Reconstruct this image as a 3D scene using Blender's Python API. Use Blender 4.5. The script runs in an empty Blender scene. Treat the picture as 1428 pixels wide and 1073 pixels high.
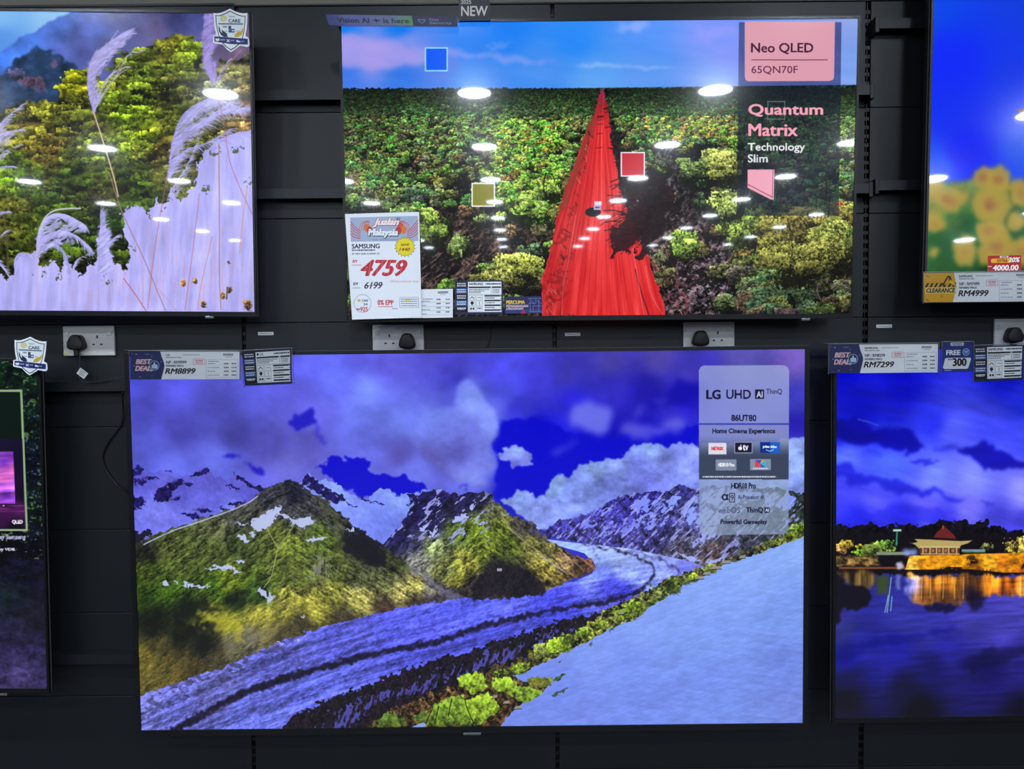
import bpy, bmesh, math, random
import numpy as np
from mathutils import Matrix, Vector

C = bpy.context.scene.collection
R = random.Random(7)

# ------------------------------------------------------------------ camera
FPX, PW, PH = 990.0, 1428.0, 1073.0
CAM_D, CAM_H, PITCH, ROLL = 2.06, 1.62, math.radians(2.2), 0.0092
_F = Vector((0, math.cos(PITCH), -math.sin(PITCH)))
_R0 = Vector((1, 0, 0)); _U0 = Vector((0, math.sin(PITCH), math.cos(PITCH)))
_Rt = _R0 * math.cos(ROLL) - _U0 * math.sin(ROLL)
_Up = _R0 * math.sin(ROLL) + _U0 * math.cos(ROLL)
CAM = Vector((0, -CAM_D, CAM_H))
cd = bpy.data.cameras.new('camera'); cam = bpy.data.objects.new('camera', cd); C.objects.link(cam)
cd.sensor_fit = 'HORIZONTAL'; cd.sensor_width = 36.0; cd.lens = 36.0 * FPX / PW
cd.clip_start = 0.05
cam.matrix_world = Matrix(((_Rt.x, _Up.x, -_F.x, CAM.x), (_Rt.y, _Up.y, -_F.y, CAM.y),
                           (_Rt.z, _Up.z, -_F.z, CAM.z), (0, 0, 0, 1)))
bpy.context.scene.camera = cam

# ------------------------------------------------------------------ world, exposure
sc = bpy.context.scene
w = bpy.data.worlds.new('world'); sc.world = w; w.use_nodes = True
w.node_tree.nodes['Background'].inputs[0].default_value = (0.5, 0.55, 0.6, 1)
w.node_tree.nodes['Background'].inputs[1].default_value = 0.05
sc.view_settings.view_transform = 'Standard'; sc.view_settings.look = 'None'
sc.view_settings.exposure = 0.0; sc.view_settings.gamma = 1.0
sc.view_settings.use_curve_mapping = False
sc.cycles.max_bounces = 6
sc.cycles.sample_clamp_indirect = 6.0
LAMP_STRENGTH = 165.0

# ------------------------------------------------------------------ geometry helpers
def ray(px, py):
    return (_F * FPX + _Rt * (px - PW / 2) + _Up * (PH / 2 - py)).normalized()

def at(px, py, Y=0.0):
    d = ray(px, py); t = (Y - CAM.y) / d.y
    return CAM + d * t

def hit(px, py, p0, n):
    d = ray(px, py)
    return CAM + d * ((p0 - CAM).dot(n) / d.dot(n))

def proj(p):
    v = Vector(p) - CAM; z = v.dot(_F)
    return (PW / 2 + FPX * v.dot(_Rt) / z, PH / 2 - FPX * v.dot(_Up) / z)

def lin(c):
    return tuple((x / 255 / 12.92) if x / 255 <= .04045 else ((x / 255 + .055) / 1.055) ** 2.4 for x in c[:3]) + (1,)

def new_obj(name, bm, mat, parent=None, smooth=False):
    me = bpy.data.meshes.new(name)
    bmesh.ops.recalc_face_normals(bm, faces=bm.faces[:])
    bm.to_mesh(me); bm.free()
    for m in (mat if isinstance(mat, (list, tuple)) else [mat]): me.materials.append(m)
    if smooth:
        for p in me.polygons: p.use_smooth = True
    o = bpy.data.objects.new(name, me); C.objects.link(o)
    if parent is not None: o.parent = parent
    return o

def tag(o, label, cat, group=None):
    o['label'] = label; o['category'] = cat
    if group: o['group'] = group
    return o

def empty(name, mat, label, cat, group=None):
    o = bpy.data.objects.new(name, None); C.objects.link(o)
    o.empty_display_size = .05; o.matrix_world = mat
    return tag(o, label, cat, group)

def box(bm, x0, x1, y0, y1, z0, z1, bev=0.0):
    vs = [bm.verts.new((x, y, z)) for x in (x0, x1) for y in (y0, y1) for z in (z0, z1)]
    q = [(0, 1, 3, 2), (4, 6, 7, 5), (0, 4, 5, 1), (2, 3, 7, 6), (0, 2, 6, 4), (1, 5, 7, 3)]
    fs = [bm.faces.new([vs[i] for i in f]) for f in q]
    if bev > 0:
        es = set(e for f in fs for e in f.edges)
        bmesh.ops.bevel(bm, geom=list(es), offset=bev, segments=2, affect='EDGES', profile=.5)
    return fs

def prism(bm, pts, y0, y1, bev=0.0):
    """pts in xz, extruded from y0 (front) to y1"""
    a = [bm.verts.new((x, y0, z)) for x, z in pts]; b = [bm.verts.new((x, y1, z)) for x, z in pts]
    f0 = bm.faces.new(a); f1 = bm.faces.new(b[::-1])
    n = len(pts)
    for i in range(n):
        bm.faces.new([a[i], b[i], b[(i + 1) % n], a[(i + 1) % n]])
    if bev > 0:
        bmesh.ops.bevel(bm, geom=list(f0.edges), offset=bev, segments=3, affect='EDGES', profile=.5)
    return f0

def cyl(bm, c, r, y0, y1, n=20, r2=None):
    r2 = r if r2 is None else r2
    a = [bm.verts.new((c[0] + r * math.cos(2 * math.pi * i / n), y0, c[1] + r * math.sin(2 * math.pi * i / n))) for i in range(n)]
    b = [bm.verts.new((c[0] + r2 * math.cos(2 * math.pi * i / n), y1, c[1] + r2 * math.sin(2 * math.pi * i / n))) for i in range(n)]
    bm.faces.new(a); bm.faces.new(b[::-1])
    for i in range(n):
        bm.faces.new([a[i], b[i], b[(i + 1) % n], a[(i + 1) % n]])

def tube(bm, pts, r, n=8):
    pts = [Vector(p) for p in pts]
    # catmull-rom resample
    P = [pts[0]] + pts + [pts[-1]]; out = []
    for i in range(1, len(P) - 2):
        for k in range(6):
            t = k / 6
            out.append(.5 * ((2 * P[i]) + (P[i + 1] - P[i - 1]) * t + (2 * P[i - 1] - 5 * P[i] + 4 * P[i + 1] - P[i + 2]) * t * t
                             + (3 * P[i] - 3 * P[i + 1] + P[i + 2] - P[i - 1]) * t ** 3))
    out.append(pts[-1])
    prev = None
    for i, p in enumerate(out):
        d = (out[min(i + 1, len(out) - 1)] - out[max(i - 1, 0)]).normalized()
        a = d.cross(Vector((0, 1, 0.01))).normalized(); b = d.cross(a).normalized()
        ring = [bm.verts.new(p + a * r * math.cos(2 * math.pi * k / n) + b * r * math.sin(2 * math.pi * k / n)) for k in range(n)]
        if prev:
            for k in range(n):
                bm.faces.new([prev[k], prev[(k + 1) % n], ring[(k + 1) % n], ring[k]])
        else: bm.faces.new(ring)
        prev = ring
    bm.faces.new(prev[::-1])

# ------------------------------------------------------------------ materials
def pmat(name, col, rough=.5, metal=0., spec=.5, bump=0., bscale=200., var=0., vscale=8., emit=None, es=0., coat=0.):
    m = bpy.data.materials.new(name); m.use_nodes = True
    nt = m.node_tree; b = nt.nodes['Principled BSDF']
    c = lin(col)
    b.inputs['Base Color'].default_value = c
    b.inputs['Roughness'].default_value = rough; b.inputs['Metallic'].default_value = metal
    b.inputs['Specular IOR Level'].default_value = spec
    b.inputs['Coat Weight'].default_value = coat
    tc = nt.nodes.new('ShaderNodeTexCoord')
    if var > 0:
        n = nt.nodes.new('ShaderNodeTexNoise'); n.inputs['Scale'].default_value = vscale; n.inputs['Detail'].default_value = 5
        nt.links.new(tc.outputs['Object'], n.inputs['Vector'])
        mx = nt.nodes.new('ShaderNodeMix'); mx.data_type = 'RGBA'
        mx.inputs[6].default_value = tuple(x * (1 - var) for x in c[:3]) + (1,)
        mx.inputs[7].default_value = tuple(min(1, x * (1 + var)) for x in c[:3]) + (1,)
        nt.links.new(n.outputs['Fac'], mx.inputs[0]); nt.links.new(mx.outputs[2], b.inputs['Base Color'])
        mr = nt.nodes.new('ShaderNodeMapRange'); mr.inputs[3].default_value = rough * .85; mr.inputs[4].default_value = min(1, rough * 1.15)
        nt.links.new(n.outputs['Fac'], mr.inputs[0]); nt.links.new(mr.outputs[0], b.inputs['Roughness'])
    if bump > 0:
        n = nt.nodes.new('ShaderNodeTexNoise'); n.inputs['Scale'].default_value = bscale; n.inputs['Detail'].default_value = 3
        nt.links.new(tc.outputs['Object'], n.inputs['Vector'])
        bp = nt.nodes.new('ShaderNodeBump'); bp.inputs['Strength'].default_value = bump; bp.inputs['Distance'].default_value = .001
        nt.links.new(n.outputs['Fac'], bp.inputs['Height']); nt.links.new(bp.outputs[0], b.inputs['Normal'])
    if emit is not None:
        b.inputs['Emission Color'].default_value = lin(emit); b.inputs['Emission Strength'].default_value = es
    return m

def image_from(name, arr):
    """arr: H x W x 3, sRGB 0..255, row 0 on top"""
    h, w_ = arr.shape[:2]
    im = bpy.data.images.new(name, w_, h, alpha=False)
    px = np.ones((h, w_, 4), np.float32)
    px[..., :3] = np.clip(arr[::-1], 0, 255) / 255
    im.pixels.foreach_set(px.ravel()); im.update(); im.pack()
    return im

def screen_mat(name, arr, strength=1.0):
    m = bpy.data.materials.new(name); m.use_nodes = True
    nt = m.node_tree; b = nt.nodes['Principled BSDF']
    t = nt.nodes.new('ShaderNodeTexImage'); t.image = image_from(name, arr); t.extension = 'EXTEND'
    b.inputs['Base Color'].default_value = (.004, .004, .005, 1)
    b.inputs['Roughness'].default_value = .15; b.inputs['Specular IOR Level'].default_value = .16
    b.inputs['Coat Weight'].default_value = .7; b.inputs['Coat Roughness'].default_value = .03; b.inputs['Coat IOR'].default_value = 1.45
    nt.links.new(t.outputs['Color'], b.inputs['Emission Color']); b.inputs['Emission Strength'].default_value = strength
    return m

def print_mat(name, arr, rough=.45):
    m = bpy.data.materials.new(name); m.use_nodes = True
    nt = m.node_tree; b = nt.nodes['Principled BSDF']
    t = nt.nodes.new('ShaderNodeTexImage'); t.image = image_from(name, arr); t.extension = 'EXTEND'
    nt.links.new(t.outputs['Color'], b.inputs['Base Color'])
    b.inputs['Roughness'].default_value = rough; b.inputs['Specular IOR Level'].default_value = .35
    return m

def clear_mat():
    m = bpy.data.materials.new('clear_plastic'); m.use_nodes = True
    nt = m.node_tree; nt.nodes.remove(nt.nodes['Principled BSDF'])
    out = nt.nodes['Material Output']
    tr = nt.nodes.new('ShaderNodeBsdfTransparent'); tr.inputs[0].default_value = (.98, .985, .99, 1)
    g = nt.nodes.new('ShaderNodeBsdfGlossy'); g.inputs['Roughness'].default_value = .12
    fr = nt.nodes.new('ShaderNodeFresnel'); fr.inputs[0].default_value = 1.45
    mx = nt.nodes.new('ShaderNodeMixShader')
    nt.links.new(fr.outputs[0], mx.inputs[0]); nt.links.new(tr.outputs[0], mx.inputs[1]); nt.links.new(g.outputs[0], mx.inputs[2])
    nt.links.new(mx.outputs[0], out.inputs['Surface'])
    return m
# ------------------------------------------------------------------ raster painting (flat pictures on screens and printed cards)
def _tile(n, cell, octs, seed, gain=.5):
    rg = np.random.RandomState(seed); out = np.zeros((n, n), np.float32); a = 1.; tot = 0.
    for o in range(octs):
        c = max(1, cell >> o); k = n // c
        g = rg.rand(k, k).astype(np.float32)
        t = (np.arange(n) / c); i = t.astype(int) % k; j = (i + 1) % k; f = (t - np.floor(t)).astype(np.float32); f = f * f * (3 - 2 * f)
        rows = g[i] * (1 - f)[:, None] + g[j] * f[:, None]
        out += a * (rows[:, i] * (1 - f)[None] + rows[:, j] * f[None]); tot += a; a *= gain
        if c == 1: break
    out /= tot
    out = (out - out.mean()) / out.std()
    return out
TILE = _tile(1024, 64, 6, 3)
TILE2 = _tile(512, 4, 3, 5, .7)

def sstep(a, b, x):
    t = np.clip((x - a) / (b - a), 0, 1)
    return t * t * (3 - 2 * t)

def noise(X, Y, sx, sy=None, rot=0., seed=0):
    """fractal noise, mean 0, sd 1; sx, sy = size of the largest features"""
    sy = sx if sy is None else sy
    c, s = math.cos(rot), math.sin(rot)
    u = (X * c + Y * s) * (64. / sx) + 131.7 * seed; v = (-X * s + Y * c) * (64. / sy) + 77.3 * seed
    i = np.floor(u).astype(np.int32); j = np.floor(v).astype(np.int32)
    fu = (u - i).astype(np.float32); fv = (v - j).astype(np.float32)
    i &= 1023; j &= 1023; i2 = (i + 1) & 1023; j2 = (j + 1) & 1023
    return (TILE[j, i] * (1 - fu) + TILE[j, i2] * fu) * (1 - fv) + (TILE[j2, i] * (1 - fu) + TILE[j2, i2] * fu) * fv

_glyph = {}
def glyphs(s, bold, shear):
    k = (s, bold, shear)
    if k not in _glyph:
        cu = bpy.data.curves.new('lettering_tmp', 'FONT'); cu.body = s; cu.offset = bold; cu.shear = shear
        cu.resolution_u = 3; cu.dimensions = '2D'; cu.fill_mode = 'FRONT'
        o = bpy.data.objects.new('lettering_tmp', cu); C.objects.link(o)
        bpy.context.view_layer.update()
        me = o.evaluated_get(bpy.context.evaluated_depsgraph_get()).to_mesh()
        v = np.array([x.co[:2] for x in me.vertices]); me.calc_loop_triangles()
        t = np.array([x.vertices[:] for x in me.loop_triangles])
        P = v[t]
        ar = (P[:, 1, 0] - P[:, 0, 0]) * (P[:, 2, 1] - P[:, 0, 1]) - (P[:, 1, 1] - P[:, 0, 1]) * (P[:, 2, 0] - P[:, 0, 0])
        P[ar < 0] = P[ar < 0][:, ::-1]
        bpy.data.objects.remove(o); bpy.data.curves.remove(cu)
        P = P - P.reshape(-1, 2).min(0); P = P / P.reshape(-1, 2).max(0)
        _glyph[k] = P
    return _glyph[k]

class Canvas:
    """picture on a flat quad; all drawing is in photograph pixels mapped onto the quad"""
    def __init__(s, quad, res, W=None, H=None):
        q = np.array(quad, float)
        wd = .5 * (np.linalg.norm(q[1] - q[0]) + np.linalg.norm(q[2] - q[3])); hg = .5 * (np.linalg.norm(q[3] - q[0]) + np.linalg.norm(q[2] - q[1]))
        s.W = W or int(wd * res); s.H = H or int(hg * res); s.res = s.W / wd
        src = np.array([(0, 0), (s.W, 0), (s.W, s.H), (0, s.H)], float)
        A = []; b = []
        for (x, y), (u, v) in zip(src, q):
            A.append([x, y, 1, 0, 0, 0, -u * x, -u * y]); b.append(u)
            A.append([0, 0, 0, x, y, 1, -v * x, -v * y]); b.append(v)
        h = np.linalg.solve(np.array(A), np.array(b)); s.M = np.append(h, 1).reshape(3, 3); s.I = np.linalg.inv(s.M)
        gx, gy = np.meshgrid(np.arange(s.W) + .5, np.arange(s.H) + .5)
        w_ = s.M[2, 0] * gx + s.M[2, 1] * gy + 1
        s.X = ((s.M[0, 0] * gx + s.M[0, 1] * gy + s.M[0, 2]) / w_).astype(np.float32)
        s.Y = ((s.M[1, 0] * gx + s.M[1, 1] * gy + s.M[1, 2]) / w_).astype(np.float32)
        s.A = np.zeros((s.H, s.W, 3), np.float32)
    def t(s, pts):
        p = np.asarray(pts, float); h = np.c_[p.reshape(-1, 2), np.ones(p.size // 2)] @ s.I.T
        return (h[:, :2] / h[:, 2:]).reshape(p.shape)
    def cover(s, polys, full=True):
        """polys: list of Nx2 arrays in px. Anti-aliased union, (mask, slices)"""
        ss = 4; P0 = []; P1 = []
        for p in polys:
            q = s.t(p)
            a = np.sum(q[:, 0] * np.roll(q[:, 1], -1) - q[:, 1] * np.roll(q[:, 0], -1))
            if a < 0: q = q[::-1]
            P0.append(q); P1.append(np.roll(q, -1, 0))
        P0 = np.concatenate(P0); P1 = np.concatenate(P1)
        x0 = int(max(0, math.floor(P0[:, 0].min()) - 1)); x1 = int(min(s.W, math.ceil(P0[:, 0].max()) + 1))
        y0 = int(max(0, math.floor(P0[:, 1].min()) - 1)); y1 = int(min(s.H, math.ceil(P0[:, 1].max()) + 1))
        if full: x0, y0, x1, y1 = 0, 0, s.W, s.H
        if x1 <= x0 or y1 <= y0: return None, None
        w_, h_ = x1 - x0, y1 - y0
        P0 = P0 - (x0, y0); P1 = P1 - (x0, y0)
        sg = np.where(P1[:, 1] > P0[:, 1], 1., -1.)
        lo = np.where(sg[:, None] > 0, P0, P1); hi = np.where(sg[:, None] > 0, P1, P0)
        r0 = np.clip(np.ceil(lo[:, 1] * ss - .5).astype(int), 0, h_ * ss); r1 = np.clip(np.ceil(hi[:, 1] * ss - .5).astype(int), 0, h_ * ss)
        n = np.maximum(r1 - r0, 0); tot = int(n.sum())
        if tot == 0: return np.zeros((h_, w_), np.float32), (slice(y0, y1), slice(x0, x1))
        idx = np.repeat(np.arange(len(n)), n); st = np.repeat(np.cumsum(n) - n, n)
        rows = r0[idx] + np.arange(tot) - st
        y = (rows + .5) / ss
        x = lo[idx, 0] + (y - lo[idx, 1]) / (hi[idx, 1] - lo[idx, 1]) * (hi[idx, 0] - lo[idx, 0])
        x = np.clip(x, 0, w_); xi = np.floor(x).astype(int); fr = x - xi
        base = (rows // ss) * (w_ + 2) + xi
        acc = np.bincount(base, sg[idx] * (1 - fr) / ss, h_ * (w_ + 2)) + np.bincount(base + 1, sg[idx] * fr / ss, h_ * (w_ + 2))
        m = np.abs(np.cumsum(acc.reshape(h_, w_ + 2), 1)[:, :w_])
        return np.clip(m, 0, 1).astype(np.float32), (slice(y0, y1), slice(x0, x1))
    def put(s, mask, sl, col, alpha=1.):
        if mask is None: return
        m = (mask * alpha)[..., None]
        col = np.asarray(col, np.float32)
        if col.ndim == 3 and col.shape[:2] != mask.shape: col = col[sl]
        s.A[sl] = s.A[sl] * (1 - m) + col * m
    def mix(s, mask, col, alpha=1.):
        s.put(mask, (slice(None), slice(None)), col, alpha)
    def poly(s, pts, col, alpha=1.):
        m, sl = s.cover([np.array(pts, float)], False); s.put(m, sl, col, alpha)
    def mask(s, pts, warp=0., wscale=12., seed=1, soft=0):
        m, _ = s.cover([np.array(pts, float)])
        if warp > 0: m = s.warp(m, warp, wscale, seed)
        if soft > 0: m = blur(m, soft * s.res)
        return m
    def masks(s, plist, warp=0., wscale=12., seed=1, soft=0):
        m, _ = s.cover([np.array(p, float) for p in plist])
        if warp > 0: m = s.warp(m, warp, wscale, seed)
        if soft > 0: m = blur(m, soft * s.res)
        return m
    def warp(s, m, amp, sc_, seed):
        gx, gy = np.meshgrid(np.arange(s.W), np.arange(s.H))
        dx = noise(s.X, s.Y, sc_, seed=seed) * amp * s.res; dy = noise(s.X, s.Y, sc_, seed=seed + 9) * amp * s.res
        u = np.clip((gx + dx).astype(int), 0, s.W - 1); v = np.clip((gy + dy).astype(int), 0, s.H - 1)
        return m[v, u]
    def rect(s, x0, y0, x1, y1, col, alpha=1., r=0.):
        if r > 0:
            pts = []
            for cx, cy, a in ((x1 - r, y0 + r, -90), (x1 - r, y1 - r, 0), (x0 + r, y1 - r, 90), (x0 + r, y0 + r, 180)):
                pts += [(cx + r * math.cos(math.radians(a + k * 15)), cy + r * math.sin(math.radians(a + k * 15))) for k in range(7)]
        else: pts = [(x0, y0), (x1, y0), (x1, y1), (x0, y1)]
        s.poly(pts, col, alpha)
    def disc(s, x, y, r, col, alpha=1., ry=None):
        ry = ry or r
        s.poly([(x + r * math.cos(a * .2618), y + ry * math.sin(a * .2618)) for a in range(24)], col, alpha)
    def strokes(s, lines, wd, col, alpha=1., full=False, taper=False):
        P = []
        for ln in lines:
            ln = np.asarray(ln, float); d = np.gradient(ln, axis=0); L = np.hypot(d[:, 0], d[:, 1]) + 1e-9
            nrm = np.c_[-d[:, 1], d[:, 0]] / L[:, None]
            ww = np.asarray(wd, float) * .5 * np.ones(len(ln))
            if taper: ww = ww * np.linspace(1, .25, len(ln))
            a = ln + nrm * ww[:, None]; b = ln - nrm * ww[:, None]
            for i in range(len(ln) - 1): P.append(np.array([a[i], a[i + 1], b[i + 1], b[i]]))
        m, sl = s.cover(P, full); s.put(m, sl, col, alpha)
        return m, sl
    def line(s, pts, wd, col, alpha=1., smooth=True):
        s.strokes([curve(pts) if smooth and len(pts) > 2 else pts], wd, col, alpha)
    def text(s, tx, x0, y0, x1, y1, col, bold=0., shear=0., alpha=1., rot=0.):
        e = bold * (y1 - y0) * 2.0
        P = glyphs(tx, 0., shear)
        Q = P * (x1 - x0 - 2 * max(e, 0), y0 - y1 + 2 * max(e, 0) * .6) + (x0 + max(e, 0), y1 - max(e, 0) * .6)
        if e > 0: Q = np.concatenate([Q + (dx * e, dy * e * .6) for dx, dy in ((-1, 0), (1, 0), (0, 1), (0, -1), (-.7, .7), (.7, -.7), (-.7, -.7), (.7, .7))])
        if rot:
            c, sn = math.cos(rot), math.sin(rot); Q = Q - (x0, y1); Q = np.stack([Q[..., 0] * c - Q[..., 1] * sn, Q[..., 0] * sn + Q[..., 1] * c], -1) + (x0, y1)
        m, sl = s.cover(list(Q), False); s.put(m, sl, col, alpha)
    def greek(s, x0, y0, x1, y1, col, seed=0, alpha=1.):
        """a line of print too small to read: word-like dashes"""
        rg = random.Random(seed * 7 + int(x0 * 3 + y0)); x = x0; L = []
        while x < x1:
            e = min(x1, x + rg.uniform(1.0, 3.2)); L.append(np.array([(x, y0), (e, y0), (e, y1), (x, y1)])); x = e + rg.uniform(.3, .8)
        m, sl = s.cover(L, False); s.put(m, sl, col, alpha)
    def field(s, pts, p=3.0):
        """smooth colour field through samples (x, y, r, g, b)"""
        a = np.array(pts, np.float32); st = max(4, int(6 * s.res))
        gy = np.arange(0, s.H + st, st); gx = np.arange(0, s.W + st, st)
        yi = np.clip(gy, 0, s.H - 1); xi = np.clip(gx, 0, s.W - 1)
        X = s.X[np.ix_(yi, xi)]; Y = s.Y[np.ix_(yi, xi)]
        d2 = (X[..., None] - a[:, 0]) ** 2 + (Y[..., None] - a[:, 1]) ** 2 + 16
        w_ = d2 ** (-p / 2); w_ /= w_.sum(-1, keepdims=True)
        return zoom(w_ @ a[:, 2:5], s.H, s.W, st)
    def speck(s, n, poly_mask, size, cols, seed=0, aspect=1., rot=0., alpha=.9):
        """n small irregular flecks inside a mask"""
        rg = np.random.RandomState(seed); ys, xs = np.nonzero(poly_mask > .5)
        if len(ys) == 0: return
        k = rg.randint(0, len(ys), n); cols = np.array(cols, float)
        pick = rg.randint(0, len(cols), n)
        for ci in range(len(cols)):
            P = []
            for q in k[pick == ci]:
                x, y = s.X[ys[q], xs[q]], s.Y[ys[q], xs[q]]; r = size * rg.uniform(.5, 1.3); a0 = rg.uniform(0, 6.28); m = 5
                a = a0 + np.arange(m) * 6.283 / m; rr = r * rg.uniform(.6, 1.2, m)
                ux, uy = np.cos(a) * rr * aspect, np.sin(a) * rr
                c, sn = math.cos(rot), math.sin(rot)
                P.append(np.c_[x + ux * c - uy * sn, y + ux * sn + uy * c])
            if P:
                m_, sl = s.cover(P, True); s.put(m_, sl, cols[ci], alpha)

def zoom(g, H, W, st):
    y = np.arange(H) / st; x = np.arange(W) / st
    i = y.astype(int); j = x.astype(int); fy = (y - i)[:, None, None].astype(np.float32); fx = (x - j)[None, :, None].astype(np.float32)
    i2 = np.minimum(i + 1, g.shape[0] - 1); j2 = np.minimum(j + 1, g.shape[1] - 1)
    r = g[i] * (1 - fy) + g[i2] * fy
    return (r[:, j] * (1 - fx) + r[:, j2] * fx).astype(np.float32)

def blur(m, r):
    r = max(1, int(round(r / 1.5)))
    for _ in range(3):
        for ax in (0, 1):
            c = np.cumsum(np.concatenate([np.repeat(m.take([0], ax), r + 1, ax), m, np.repeat(m.take([-1], ax), r, ax)], ax), ax, dtype=np.float64)
            n = m.shape[ax]; k = 2 * r + 1
            m = ((c.take(range(k, k + n), ax) - c.take(range(0, n), ax)) / k).astype(np.float32)
    return m

def curve(pts, k=8):
    p = np.array(pts, float); P = np.r_[p[:1], p, p[-1:]]; out = []
    for i in range(1, len(P) - 2):
        for t in np.arange(k) / k:
            out.append(.5 * (2 * P[i] + (P[i + 1] - P[i - 1]) * t + (2 * P[i - 1] - 5 * P[i] + 4 * P[i + 1] - P[i + 2]) * t * t + (3 * P[i] - 3 * P[i + 1] + P[i + 2] - P[i - 1]) * t ** 3))
    return np.array(out + [p[-1]])

def mute(c_, s=.76, k=.98):
    g = sum(c_) / 3.
    return [(g + (v - g) * s) * k for v in c_]

def trees(cv, items, rg):
    """tree crowns built of small leaf clumps, lit from above, dark inside"""
    for x, y, rx, ry, col in items:
        col = mute(col)
        crowns(cv, [(x + rx * .15, y + ry * .35, rx * 1.0, ry * .95, [v * .26 for v in col])], .1, .7)
        n = int(min(34, 6 + rx * 1.5)); L = []
        for i in range(n):
            a = rg.uniform(0, 6.28); q = math.sqrt(rg.random()) * .85; u, v = q * math.cos(a), q * math.sin(a)
            b = .98 - .34 * v - .12 * u + rg.uniform(-.34, .3); s = rg.uniform(.14, .38) * (1 if rx > 7 else 1.25)
            L.append((v, (x + u * rx, y + v * ry - ry * .12, rx * s + .6, ry * s * .8 + .5, [c_ * b for c_ in col])))
        for v, it in sorted(L, key=lambda z: -z[0] * 0 + z[1][1]): crowns(cv, [it], .3, 1.15)

def crowns(cv, items, gap=.25, speck=1.0):
    """leafy clumps: items (x, y, rx, ry, colour); broken, light-flecked blobs"""
    rg = np.random.RandomState(int(abs(items[0][0] * 13 + items[0][1] * 7)) % 9999)
    for x, y, rx, ry, col in items:
        tx, ty = cv.t([(x, y)])[0]; a, b = rx * cv.res, ry * cv.res
        x0, x1 = int(max(0, tx - a * 1.35)), int(min(cv.W, tx + a * 1.35)); y0, y1 = int(max(0, ty - b * 1.35)), int(min(cv.H, ty + b * 1.35))
        if x1 - x0 < 2 or y1 - y0 < 2: continue
        yy, xx = np.mgrid[y0:y1, x0:x1]; u = (xx - tx) / a; v = (yy - ty) / b
        f = max(1., 26. / max(a, 3.)); ox, oy = rg.randint(0, 1024, 2)
        n1 = TILE[((yy * f).astype(int) + oy) & 1023, ((xx * f).astype(int) + ox) & 1023]
        n2 = TILE2[(yy + ox) & 511, (xx + oy) & 511]
        m = sstep(-.1, .2, 1 - np.sqrt(u * u + v * v) + n1 * .34 + n2 * .2)
        lit = .66 - .3 * v - .12 * u + .2 * n1 + .36 * speck * n2
        m = m * sstep(-1.6 + gap, -.9 + gap, n2 + n1 * .4 + 1.0)
        c = np.array(col, float)[None, None] * np.clip(lit, .08, 1.9)[..., None]
        cv.A[y0:y1, x0:x1] = cv.A[y0:y1, x0:x1] * (1 - m[..., None]) + c * m[..., None]
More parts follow.
